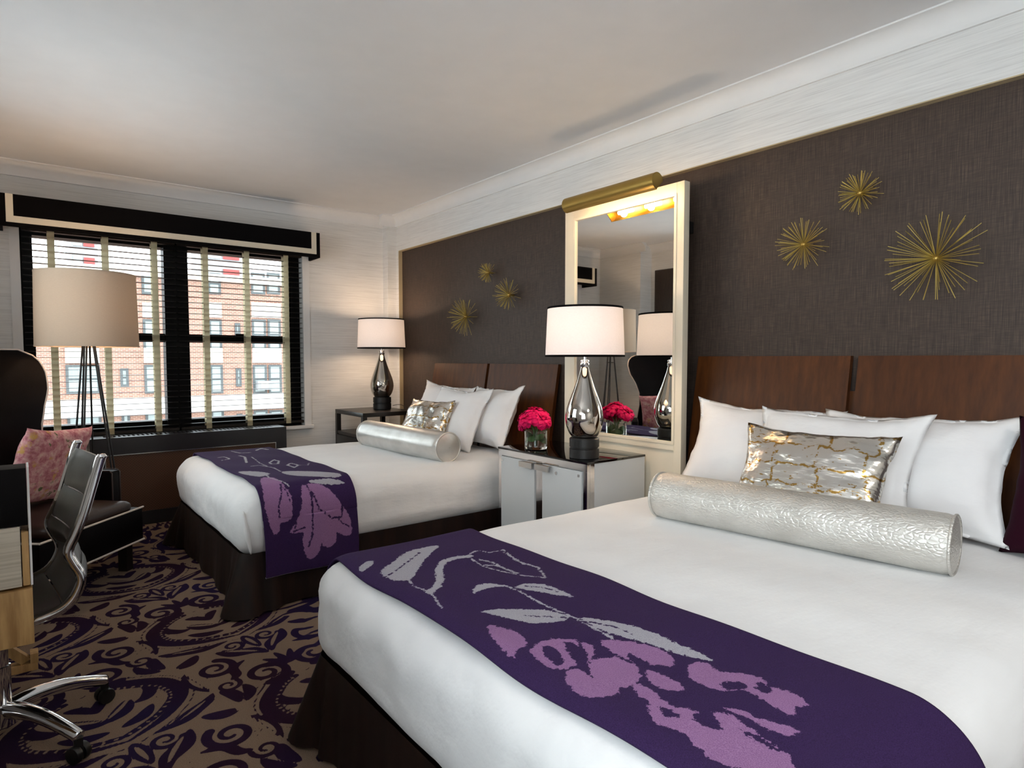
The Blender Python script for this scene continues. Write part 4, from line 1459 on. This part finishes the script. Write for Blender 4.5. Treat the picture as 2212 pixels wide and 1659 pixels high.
# ------------------------------------------------------------------ flowers
def build_flowers():
    x, y, z = 2.345, 2.745, .70
    t = thing('glass_vase', 'round clear glass vase lined with green leaves on the cabinet', 'vase', (x, y, z))
    obj('glass', *lathe([(.064, 0), (.066, .003), (.066, .105), (.0645, .106), (.063, .105), (.063, .014), (.03, .013), (.002, .013)], n=40, cap1=False), 'vase_glass', t, smooth=True, local=True)
    lf = []
    for k in range(7):
        a0 = k * .9

        def leaf(u, v, a0=a0, k=k):
            a = a0 + (u - .5) * 1.5
            r = .0585 - .002 * (k % 3)
            return (r * math.cos(a), r * math.sin(a), .05 + .012 * (k % 3) + .012 * (u - .5) + (v - .5) * .034 * math.sin(math.pi * min(max(u, .02), .98)))
        obj('wrapped_leaf', *gridg(leaf, 14, 4), 'leaf_green', t, smooth='all', local=True)
    heads = [(-.012, .066, .0, .056, 'left'), (-.052, .006, -.004, .055, 'front'), (-.012, -.062, .0, .058, 'right'), (.045, .018, .014, .055, 'back'), (-.004, .008, .034, .055, 'top'), (-.046, .05, -.03, .042, 'low')]
    labs = {'left': 'magenta peony on the left of the vase, toward the window bed', 'front': 'magenta peony at the front of the vase', 'right': 'magenta peony on the right of the vase, toward the lamp',
            'back': 'magenta peony at the back of the vase beside the mirror', 'top': 'topmost magenta peony in the vase', 'low': 'small magenta peony hanging lowest over the vase rim'}
    rnd = random.Random(5)
    for dx, dy, dz, r, nm in heads:
        cx, cy, cz = x + dx, y + dy, z + .165 + dz
        p = thing('peony', labs[nm], 'flower', (cx, cy, cz - r), group='peonies in the vase')
        axis = Vector((dx, dy, .09 + dz)).normalized()
        Mx = axis.to_track_quat('Z', 'Y').to_matrix()
        for ring, (cnt, tilt, sc) in enumerate(((9, 118, 1.0), (9, 92, 1.04), (9, 68, 1.02), (8, 46, .97), (7, 28, .88), (5, 12, .74))):
            for i in range(cnt):
                az = 2 * math.pi * (i + .5 * (ring % 2)) / cnt + rnd.uniform(-.15, .15)
                tl = R(tilt + rnd.uniform(-8, 8))
                rr = r * sc * rnd.uniform(.93, 1.06)
                ph = rnd.uniform(0, 6)

                def petal(u, v, az=az, tl=tl, rr=rr, ph=ph):
                    b = tl * (.25 + .75 * v)
                    wdt = .55 * math.sin(math.pi * (.12 + .78 * v)) * (u - .5) * 2
                    ruf = 1 + .07 * math.sin(u * 11 + ph) * v * v
                    rad = rr * (.25 + .75 * math.sin(v * math.pi / 2)) * ruf
                    q = Vector((math.sin(b) * math.cos(az + wdt), math.sin(b) * math.sin(az + wdt), math.cos(b) * .92)) * rad
                    q = Mx @ q
                    return (q.x, q.y, q.z + r)
                if i == 0:
                    acc = []
                acc.append(gridg(petal, 6, 6))
            obj('petal_ring', *join(acc), 'peony_petal', p, smooth='all', local=True)
        st = [(0, 0, r * .7), (-dx * .7, -dy * .7, -.05 - dz + r), (-dx * .9, -dy * .9, r - .145 - dz)]
        obj('stem', *tube(spline(st, 5), .003, 6), 'leaf_green', p, smooth='all', local=True)


build_flowers()


# ------------------------------------------------------------------ starburst wall ornaments
def build_stars():
    V, Fc = tube([(0, 0, 0), (0, 0, 1)], 1.0, 6)
    rod = bpy.data.meshes.new('rod')
    rod.from_pydata([tuple(p) for p in V], [], [list(f) for f in Fc])
    rod.shade_smooth()
    rod.materials.append(MATS['gold_rod'])
    items = [((1858, 417), .092, 'small gold starburst highest above the nearest bed'), ((1736, 528), .118, 'medium gold starburst nearest the mirror above the nearest bed'),
             ((2022, 558), .178, 'largest gold starburst at the right above the nearest bed'), ((1055, 589), .082, 'small gold starburst highest above the window-side bed'),
             ((1100, 637), .122, 'medium gold starburst nearest the mirror above the window-side bed'), ((1007, 684), .155, 'largest gold starburst above the window-side bed')]
    for k, ((u, v), r, lab) in enumerate(items):
        q = onx(u, v, XB - .045)
        t = thing('starburst', lab, 'wall ornament', (q[0], q[1], q[2]), group='gold starbursts on the brown wall')
        rnd = random.Random(k + 11)
        obj('hub', *lathe([(.004, -.014), (.011, -.009), (.014, 0), (.011, .009), (.004, .014)], n=16), 'brass', t, smooth='all', local=True)
        hubv = tube([(0, 0, 0), (.045, 0, 0)], .006, 8)
        obj('wall_peg', *hubv, 'brass', t, local=True)
        n = 72
        for i in range(n):
            # even spread on the half sphere facing the room, flattened towards the wall plane
            zc = (i + .5) / n
            az = i * 2.399963 + rnd.uniform(-.12, .12)
            el = math.asin(zc) * .78
            d = Vector((-math.sin(el) + (.12 if i < 12 else 0), math.cos(el) * math.cos(az), math.cos(el) * math.sin(az)))
            d.normalize()
            L = r * rnd.uniform(.86, 1.06)
            o = bpy.data.objects.new('rod', rod)
            C.objects.link(o)
            o.parent = t
            o.rotation_euler = d.to_track_quat('Z', 'Y').to_euler()
            w = .0013 if r > .15 else .0011
            o.scale = (w, w, L)


build_stars()


# ------------------------------------------------------------------ wing armchair
def build_armchair():
    t = thing('wing_armchair', 'dark brown leather wing armchair with white piping by the window', 'armchair', (.294, 3.895, 0), R(-41.8))
    K = dict(local=True)
    # seat box with piped front rail
    box('seat_frame', (-.62, 0, -.37, .37, .17, .355), 'dark_leather', t, bev=.008, local=True)
    for z in (.357, .168):
        obj('piping', *tube([(.004, -.372, z), (.004, .372, z)], .0055, 6), 'white_piping', t, smooth=True, local=True)
        obj('piping', *tube([(.004, -.372, z), (-.62, -.376, z)], .0055, 6), 'white_piping', t, smooth=True, local=True)
    V, Fc = rounded_box(-.60, -.005, -.30, .30, .345, .41, .03, 24, 24, 5, lambda p, n: p + np.array([0, 0, .035 * max(0, 1 - ((p[0] + .3) / .3) ** 2) * max(0, 1 - (p[1] / .3) ** 2) * (n[2] > .3)]))
    obj('seat_cushion', V, Fc, 'brown_leather', t, smooth='all', local=True)
    for sy in (-1, 1):
        a, b = (.305, .37) if sy > 0 else (-.37, -.305)
        ar = box('arm', (-.60, -.13, a, b, .35, .575), 'dark_leather', t, bev=.015, local=True)
        for y in (a, b):
            obj('arm_piping', *tube([(-.6, y, .576), (-.145, y, .576), (-.131, y, .562), (-.131, y, .36)], .004, 6), 'brown_leather', ar, smooth=True, local=True)
    for x in (-.07, -.55):
        for y in (-.31, .31):
            V, Fc = boxg(x - .026, x + .026, y - .026, y + .026, 0, .18)
            V = [(px * 1.0, py, pz) for px, py, pz in V]
            obj('leg', V, Fc, 'espresso_wood', t, local=True)
    # back with wings: outline half-width by height, edges curling forward
    hw = lambda z: float(np.interp(z, [.33, .55, .72, .85, .95, 1.05, 1.14, 1.20, 1.25, 1.272], [.33, .31, .285, .288, .325, .385, .41, .405, .36, .29]))

    def sheet(off):
        def f(u, v):
            z = .33 + .942 * v
            w = hw(z) + off * .0
            y = (2 * u - 1) * w
            q = abs(2 * u - 1)
            x = -.60 - .10 * v + .13 * q ** 2.2 * (0.35 + .65 * math.sin(math.pi * min(1, max(0, (v - .2) / .8))))
            return (x - off, y, z)
        return f
    nu, nv = 26, 30
    A, FA = gridg(sheet(0), nu, nv)
    B, FB = gridg(sheet(.085), nu, nv)
    k = len(A)
    Fc = list(FA) + [tuple(i + k for i in q[::-1]) for q in FB]
    rim = [i for i in range(nu)] + [j * nu + nu - 1 for j in range(1, nv)] + [(nv - 1) * nu + i for i in range(nu - 2, -1, -1)] + [j * nu for j in range(nv - 2, 0, -1)]
    for i in range(len(rim)):
        a, b = rim[i], rim[(i + 1) % len(rim)]
        Fc.append((a, a + k, b + k, b))
    obj('wing_back', list(A) + list(B), Fc, 'dark_leather', t, smooth=True, local=True)
    edge = [A[j * nu + nu - 1] for j in range(2, nv)] + [A[(nv - 1) * nu + i] for i in range(nu - 2, -1, -1)] + [A[j * nu] for j in range(nv - 2, 1, -1)]
    obj('piping', *tube(edge, .0045, 6), 'white_piping', t, smooth='all', local=True)
    # floral cushion on the seat
    w = math.cos(R(-41.8)), math.sin(R(-41.8))
    lx, ly = -.375, .03
    bx = .294 + lx * w[0] - ly * w[1]
    by = 3.895 + lx * w[1] + ly * w[0]
    o = pillow('floral_cushion', 'pink floral square cushion on the wing armchair', 'cushion', 'floral_cloth', .46, .44, .14, (bx, by, .425), -20, 180 - 41.8, 5, 0, .09, 12.0)
    # white care tags
    V, Fc = boxg(-.01, .01, -.016, .016, 0, .003)
    c = Vector((bx, by, .0))
    tg = tag(obj('care_tag', [(p[0] + .10, p[1] + 3.82, p[2] + .447) for p in V], Fc, 'tag_cloth'), 'small pale cloth tag on the armchair seat', 'tag')


build_armchair()


# ------------------------------------------------------------------ office chair and desk
def build_office_chair():
    t = thing('office_chair', 'black ribbed leather office chair with chrome frame and star base', 'office chair', (-.08, 2.49, 0))
    rail = [(.190, .920), (.185, .905), (.166, .84), (.142, .755), (.118, .69), (.102, .655), (.100, .632), (.112, .60), (.127, .565), (.125, .532), (.103, .49), (.066, .464), (.003, .450), (-.1, .447), (-.22, .455), (-.30, .462), (-.345, .45)]
    yn, yf, dx = 2.28, 2.72, -.034
    for y, d in ((yn, 0), (yf, dx)):
        pts = spline([(x + d, y, z) for x, z in rail], 5)
        obj('side_rail', *tube(pts, .0145, 10), 'chrome', t, smooth='all')
        obj('rail_end', *lathe([(.015, 0), (.016, .004), (.010, .012)], c=(pts[0][0], y, pts[0][2] - .004), n=12), 'chrome', t, smooth=True)
    # ribbed sling of leather, one pad per rib
    full = spline([(x, 0, z) for x, z in rail[1:]], 8)
    L = [0]
    for i in range(1, len(full)):
        L.append(L[-1] + np.linalg.norm(full[i] - full[i - 1]))
    L = np.array(L)
    FX, FZ = np.array([p[0] for p in full]), np.array([p[2] for p in full])
    at = lambda s: (float(np.interp(s, L, FX)), float(np.interp(s, L, FZ)))
    nrm = lambda s: (lambda a, b: (-(b[1] - a[1]), (b[0] - a[0])))(at(max(s - .004, 0)), at(min(s + .004, L[-1])))
    cuts = [0.0, .135, .245, .345, .47, .585, L[-1] - .02]
    for i in range(len(cuts) - 1):
        s0, s1 = cuts[i] + .002, cuts[i + 1] - .002

        def sh(side):
            def f(u, v):
                s = s0 + (s1 - s0) * v
                x, z = at(s)
                nx_, nz_ = nrm(s)
                ln = math.hypot(nx_, nz_) + 1e-9
                nx_, nz_ = nx_ / ln, nz_ / ln
                y = yn + .012 + (yf - yn - .024) * u
                sag = .03 * math.sin(math.pi * u)
                puff = (.006 + .007 * math.sin(math.pi * v) ** .5) * (.5 + .5 * min(1, 12 * u * (1 - u)))
                o = sag + side * puff
                return (x + dx * u + nx_ * o * (-1) * (-1 if True else 1), y, z + nz_ * o * (-1) * (-1 if True else 1))
            return f
        nu, nv = 20, 10
        A, FA = gridg(sh(1), nu, nv)
        B, FB = gridg(sh(-1), nu, nv)
        k = len(A)
        Fc = list(FA) + [tuple(q + k for q in r_[::-1]) for r_ in FB]
        rim = [q for q in range(nu)] + [j * nu + nu - 1 for j in range(1, nv)] + [(nv - 1) * nu + q for q in range(nu - 2, -1, -1)] + [j * nu for j in range(nv - 2, 0, -1)]
        for q in range(len(rim)):
            a, b = rim[q], rim[(q + 1) % len(rim)]
            Fc.append((a, a + k, b + k, b))
        obj('leather_pad', list(A) + list(B), Fc, 'grey_leather', t, smooth=True)
    box('cross_bar', (-.12, -.06, yn, yf, .425, .445), 'chrome', t, bev=.004)
    obj('tilt_box', *boxg(-.16, .0, 2.42, 2.56, .38, .425), 'black_plastic', t)
    cx, cy = -.08, 2.49
    obj('gas_column', *lathe([(.03, .1), (.03, .26), (.025, .262), (.025, .38)], c=(cx, cy, 0), n=24), 'chrome', t, smooth=True)
    obj('hub', *lathe([(.045, .075), (.05, .08), (.05, .125), (.036, .14)], c=(cx, cy, 0), n=24), 'chrome', t, smooth=True)
    for k in range(5):
        a = R(20 + 72 * k)
        ca, sa = math.cos(a), math.sin(a)
        prof = [(0, .115), (.08, .128), (.17, .12), (.25, .098), (.305, .078)]
        pts = spline([(cx + r * ca, cy + r * sa, z) for r, z in prof], 6)
        n = len(pts)
        lg = obj('base_leg', *tube(pts, [.027 - .009 * i / n for i in range(n)], 12), 'chrome', t, smooth='all')
        ex, ey = cx + .30 * ca, cy + .30 * sa
        w = []
        for s in (-1, 1):
            px, py = -sa * s, ca * s
            ring = lathe([(.012, -.008), (.025, -.009), (.027, 0), (.025, .009), (.012, .008)], n=18)
            V = []
            for x_, y_, z_ in ring[0]:
                V.append((ex + ca * x_ + px * (.014 + z_), ey + sa * x_ + py * (.014 + z_), .027 + y_))
            w.append((V, ring[1]))
        w.append(boxg(ex - .012, ex + .012, ey - .012, ey + .012, .03, .075))
        obj('caster', *join(w), 'black_plastic', lg, smooth=True)


build_office_chair()


def build_desk():
    xr, ya, yb = .010, 2.12, 3.12
    t = thing('desk', 'pale oak desk end with drawer and black cabinet box at the left edge', 'desk', (-.28, 2.62, 0))
    box('desk_top', (XL1 + .02, xr - .002, ya + .125, yb, .735, .768), 'pale_veneer', t, bev=.003)
    box('end_panel', (XL1 + .02, xr - .022, ya, ya + .12, .605, .768), 'pale_veneer', t, bev=.002)
    box('edge_post', (xr - .02, xr - .004, ya + .002, ya + .118, .605, .752), 'oak', t, bev=.004)
    d = box('drawer', (XL1 + .02, xr, ya - .004, ya + .118, .444, .596), 'oak', t, bev=.002)
    box('black_box', (XL1 + .02, xr - .004, ya + .004, ya + .10, .77, .926), 'black_lacquer', t, bev=.002)
    box('white_edge', (xr - .003, xr + .002, ya + .002, ya + .102, .605, .928), 'white_paint', t)
    # trestle at the far end
    y0, y1 = 3.035, 3.085
    box('foot_rail', (-.50, .022, y0, y1, 0, .03), 'oak', t, bev=.003)
    box('foot_block', (-.002, .024, y0 - .004, y1 + .004, .03, .068), 'oak', t, bev=.003)
    for xa, xb in ((.0, -.2), (-.47, -.27)):
        sg = 1 if xb < xa else -1
        pr = [(xa, .045), (xa - sg * .03, .03), (xb, .215), (xb + sg * .02, .245)]
        V = [(x, y0 + .008, z) for x, z in pr] + [(x, y1 - .008, z) for x, z in pr]
        Fc = [(0, 1, 2, 3), (7, 6, 5, 4), (0, 4, 5, 1), (1, 5, 6, 2), (2, 6, 7, 3), (3, 7, 4, 0)]
        obj('trestle_brace', V, Fc, 'oak', t)
    box('trestle_post', (-.27, -.2, y0, y1, .03, .735), 'oak', t)


build_desk()


# ------------------------------------------------------------------ ceiling fixture added for fill light, unseen behind the viewpoint
def build_fill_fixture():
    x, y = 1.1, -1.0
    t = thing('fill_ceiling_light', 'round white ceiling light added behind the viewpoint as fill', 'lamp', (x, y, ZC - .12))
    obj('drum', *lathe([(.36, .02), (.36, .12)], n=48, cap0=False, cap1=False), 'white_paint', t, smooth=True, local=True)
    obj('diffuser', *lathe([(.355, .02), (.2, .006), (.01, 0)], n=48, cap0=False, cap1=True), 'fill_glow', t, smooth='all', local=True)
    ld = bpy.data.lights.new('fill_ceiling_lamp', 'AREA')
    ld.shape = 'DISK'
    ld.size = .7
    ld.energy = FILL_CEILING_W
    ld.color = (1.0, .95, .9)
    lo = bpy.data.objects.new('fill_ceiling_lamp', ld)
    C.objects.link(lo)
    lo.location = (x, y, ZC - .13)


build_fill_fixture()


def build_fill_uplighters():  # standing lamps added out of view to brighten the ceiling
    for x, y, hgt, watt, lab in ((-.42, 1.15, 1.60, 22.0, 'slim black fill lamp added by the left wall beside the viewpoint'), (-.45, 3.30, 1.10, 3.0, 'slim black fill lamp added between the desk and the wing armchair')):
        t = thing('fill_uplighter', lab, 'lamp', (x, y, 0), group='added fill lamps along the left wall')
        obj('foot', *lathe([(.13, 0), (.13, .012), (.02, .024)], n=32), 'black_satin', t, smooth=True, local=True)
        obj('pole', *lathe([(.011, .02), (.011, hgt - .08)], n=12), 'black_satin', t, smooth=True, local=True)
        obj('bowl', *lathe([(r, hgt + q) for r, q in ((.012, -.09), (.06, -.075), (.11, -.04), (.135, 0), (.133, 0), (.108, -.036), (.06, -.069), (.004, -.078))], n=40, cap0=False, cap1=False), 'white_paint', t, smooth='all', local=True)
        obj('bulb', *lathe([(r, hgt + q) for r, q in ((.014, -.078), (.03, -.05), (.03, -.035), (.01, -.018))], n=20), 'fill_glow', t, smooth='all', local=True)
        bulb_light('fill_uplighter_bulb', (x, y, hgt), watt, (.93, .97, 1.0), .06)


build_fill_uplighters()
